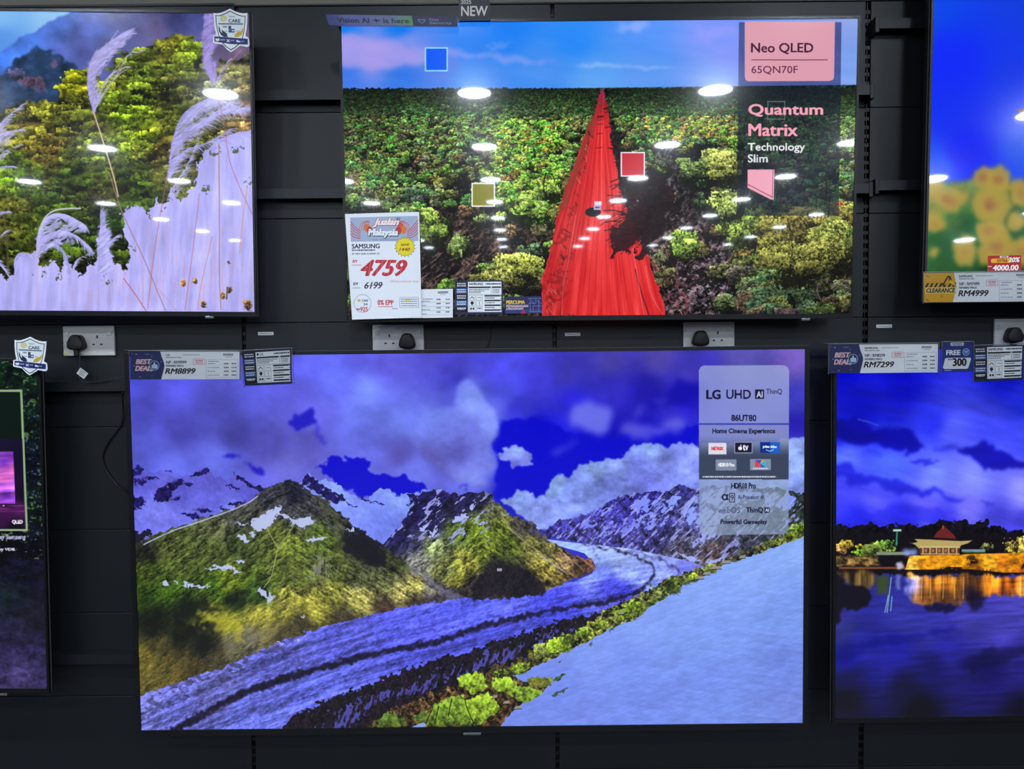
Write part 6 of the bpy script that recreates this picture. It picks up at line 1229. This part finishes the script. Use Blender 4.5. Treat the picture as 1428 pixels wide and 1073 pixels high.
sheet('road', [(639.5, -8), (683, -8), (682.5, 27.5), (639.5, 28)], .018, card_new(), 'small black sign reading 2025 NEW on top of the road television', 'sign', 'new_sign', thick=.004)

def shield(tv, quad, off, label):
    m, w_, h_, n = TV[tv]; p0 = m.translation + n * off
    P = [hit(*p, p0, n) for p in quad]; c_ = (P[2] + P[3]) / 2
    ux = ((P[1] - P[0]) + (P[2] - P[3])).normalized(); uz = n.cross(ux); uz = uz if uz.z > 0 else -uz
    base = Matrix(((ux.x, -n.x, uz.x, c_.x), (ux.y, -n.y, uz.y, c_.y), (ux.z, -n.z, uz.z, c_.z), (0, 0, 0, 1)))
    W_ = ((P[1] - P[0]).length + (P[2] - P[3]).length) / 2; H_ = ((P[0] - P[3]).length + (P[1] - P[2]).length) / 2
    bm = bmesh.new(); pts = [((x - 510) / 820 * W_, (980 - y) / 960 * H_) for x, y in SHIELD]
    prism(bm, pts, -.0012, .0006, .0004)
    uvl = bm.loops.layers.uv.verify()
    for f in bm.faces:
        for l in f.loops: l[uvl].uv = (l.vert.co.x / W_ + .5, l.vert.co.z / H_)
    o = new_obj('care_shield', bm, print_mat('print_shield', SHARR, .25)); o.matrix_world = base
    return tag(o, label, 'sticker', 'shield stickers on television corners')
SHARR = card_shield()
shield('grass', [(296.5, 11.3), (350, 11.8), (349.5, 74.2), (296, 73.6)], .012, 'white shield sticker on the corner of the pampas grass television')
shield('page', [(20, 468.2), (70.5, 470.5), (67, 525.8), (17, 523.2)], .022, 'white shield sticker on the corner of the dark woods television')

# ------------------------------------------------------------------ wall sockets
def socket(px, py, plug_side, label):
    p = at(px, py, 0); o = empty('wall_socket', Matrix.Translation(p - Vector((0, 0, .043))), label, 'socket', 'white double wall sockets')
    bm = bmesh.new(); box(bm, -.074, .074, -.009, 0.0, 0, .086, .0025); new_obj('face_plate', bm, M['white'], o)
    for s in (-1, 1):
        bm = bmesh.new(); box(bm, s * .061 - .0088, s * .061 + .0088, -.0102, -.008, .053, .074, .0006); sw = new_obj('switch', bm, M['switch'], o)
        bm = bmesh.new(); box(bm, s * .061 - .0062, s * .061 + .0062, -.0135, -.0095, .0565, .0705, .0015); new_obj('rocker', bm, M['white'], sw)
        if s != plug_side:
            bm = bmesh.new(); cx = s * .0255
            for x0, z0, w_, h_ in ((cx, .0545, .0045, .0085), (cx - .0112, .0325, .0068, .0042), (cx + .0112, .0325, .0068, .0042)): box(bm, x0 - w_ / 2, x0 + w_ / 2, -.0096, -.006, z0 - h_ / 2, z0 + h_ / 2, .0003)
            new_obj('pin_holes', bm, M['hole'], o)
    bm = bmesh.new(); box(bm, -.073, -.064, -.0094, -.008, .0025, .010); new_obj('sticker', bm, M['led'], o)
    q = empty('plug', Matrix.Translation((p.x + plug_side * .0275, -.009, p.z - .026)), 'black three-pin plug in the ' + label.split('socket')[0] + 'socket ' + label.split('socket ')[1], 'plug', 'black three-pin plugs')
    pts = [(-.0235, .012), (-.0225, .006), (-.018, .002), (-.008, .0), (.008, .0), (.018, .002), (.0225, .006), (.0235, .012), (.0215, .021), (.0165, .034), (.0115, .041), (.005, .0435), (-.005, .0435), (-.0115, .041), (-.0165, .034), (-.0215, .021)]
    bm = bmesh.new(); prism(bm, pts, -.024, 0, .005); new_obj('body', bm, M['rubber'], q, True)
    bm = bmesh.new(); prism(bm, [(-.0055, -.018), (.0055, -.018), (.007, .004), (-.007, .004)], -.018, -.006, .002); new_obj('strain_relief', bm, M['rubber'], q)
    return p
s1 = socket(126, 475.7, -1, 'left-hand wall socket beneath the pampas grass television')
socket(556, 474, 1, 'wall socket beneath the 4759 price poster')
socket(987.5, 470, -1, 'wall socket beneath the dark right part of the road picture')
socket(1420, 465.5, -1, 'wall socket beneath the sunflower television at the right edge')

# ------------------------------------------------------------------ cords, tag, shelf labels
def cord(pts, r, label, cat='cable', name='power_cord'):
    bm = bmesh.new(); P = [at(x, y, Y) for x, y, Y in pts]; b = P[0].copy(); tube(bm, [p - b for p in P], r)
    o = new_obj(name, bm, M['cable'], None, True); o.location = b; return tag(o, label, cat)
cord([(111, 491, -.022), (111.2, 502, -.024), (110.5, 514, -.026), (110, 524, -.03), (113, 531, -.040), (121, 534.5, -.041), (134, 533.5, -.040), (150, 531, -.040), (166, 528, -.040), (186, 522, -.035)], .0016, 'thin black power cord hanging from the left-hand plug over the rail')
cord([(171, 547, -.045), (171.5, 566, -.012), (171, 584, -.006), (166, 597, -.005), (156, 610, -.005), (146, 626, -.005), (143, 638, -.005), (146, 652, -.005), (156, 668, -.005), (166, 679, -.008), (178, 686, -.03), (190, 688, -.05)], .0021, 'black cable looping out left of the glacier television')
cord([(683, 446, -.01), (684.5, 460, -.005), (684, 470, -.005), (680, 482, -.008), (674, 500, -.02)], .0014, 'short black cable under the bottom edge of the road television')
bm = bmesh.new(); w2, h2 = .0135, .010; box(bm, -w2, w2, -.0006, .0006, -h2, h2, .0003)
tg = new_obj('cord_tag', bm, M['tagw']); pt = at(114.8, 521, -.033)
tg.matrix_world = Matrix.Translation(pt) @ Matrix.Rotation(math.radians(38), 4, 'Y'); tag(tg, 'small white tag wrapped on the thin cord below the left-hand plug', 'tag')
bm = bmesh.new()
for k in range(4): box(bm, -.0105 + .001 * k, .010 - .004 * (k % 2), -.0009, -.0005, .0062 - k * .0042, .0074 - k * .0042)
new_obj('print_lines', bm, M['hole'], tg)
for px, py, lab in ((371, 465.5, 'small white label holder on the wall right of the left-hand socket'), (798.5, 466.5, 'small white label holder on the wall right of the middle upright'), (1232.5, 455.2, 'small white label holder on the wall above the RM7299 price strip')):
    p = at(px, py, 0); o = empty('label_holder', Matrix.Translation(p), lab, 'label holder', 'small white label holders on the wall')
    bm = bmesh.new(); box(bm, -.0225, .0225, -.003, .0, -.0048, .0048, .0008); new_obj('plate', bm, M['silver'], o)
    bm = bmesh.new(); box(bm, -.018, .018, -.0034, -.0028, -.0008, .0008); new_obj('print_line', bm, M['badge'], o)

# ------------------------------------------------------------------ ceiling downlights (mirrored in the screens)
lamp0 = None
for r in range(-1, 8):
    for k in range(-3, 4):
        x, y = -.25 + 1.58 * k, -2.95 - 1.49 * r
        if lamp0 is None:
            o = empty('ceiling_downlight', Matrix.Translation((x, y, CEIL)), 'round white recessed ceiling downlight in the shop ceiling', 'ceiling light', 'round downlights in the shop ceiling')
            bm = bmesh.new()
            a = [[bm.verts.new((rr * math.cos(t * math.pi / 16), rr * math.sin(t * math.pi / 16), zz)) for t in range(32)] for rr, zz in ((.106, -.010), (.122, -.010), (.128, -.0005))]
            for i in range(2):
                for t in range(32): bm.faces.new([a[i][t], a[i][(t + 1) % 32], a[i + 1][(t + 1) % 32], a[i + 1][t]])
            t1 = new_obj('trim_ring', bm, M['trim'], o)
            bm = bmesh.new(); bm.faces.new([bm.verts.new((.106 * math.cos(t * math.pi / 16), .106 * math.sin(t * math.pi / 16), -.008)) for t in range(32)][::-1])
            d1 = new_obj('diffuser', bm, M['glow'], o); lamp0 = (o, t1, d1)
        else:
            c0 = lamp0[0].copy(); C.objects.link(c0); c0.location = (x, y, CEIL)
            for ch in lamp0[1:]:
                e = ch.copy(); C.objects.link(e); e.parent = c0
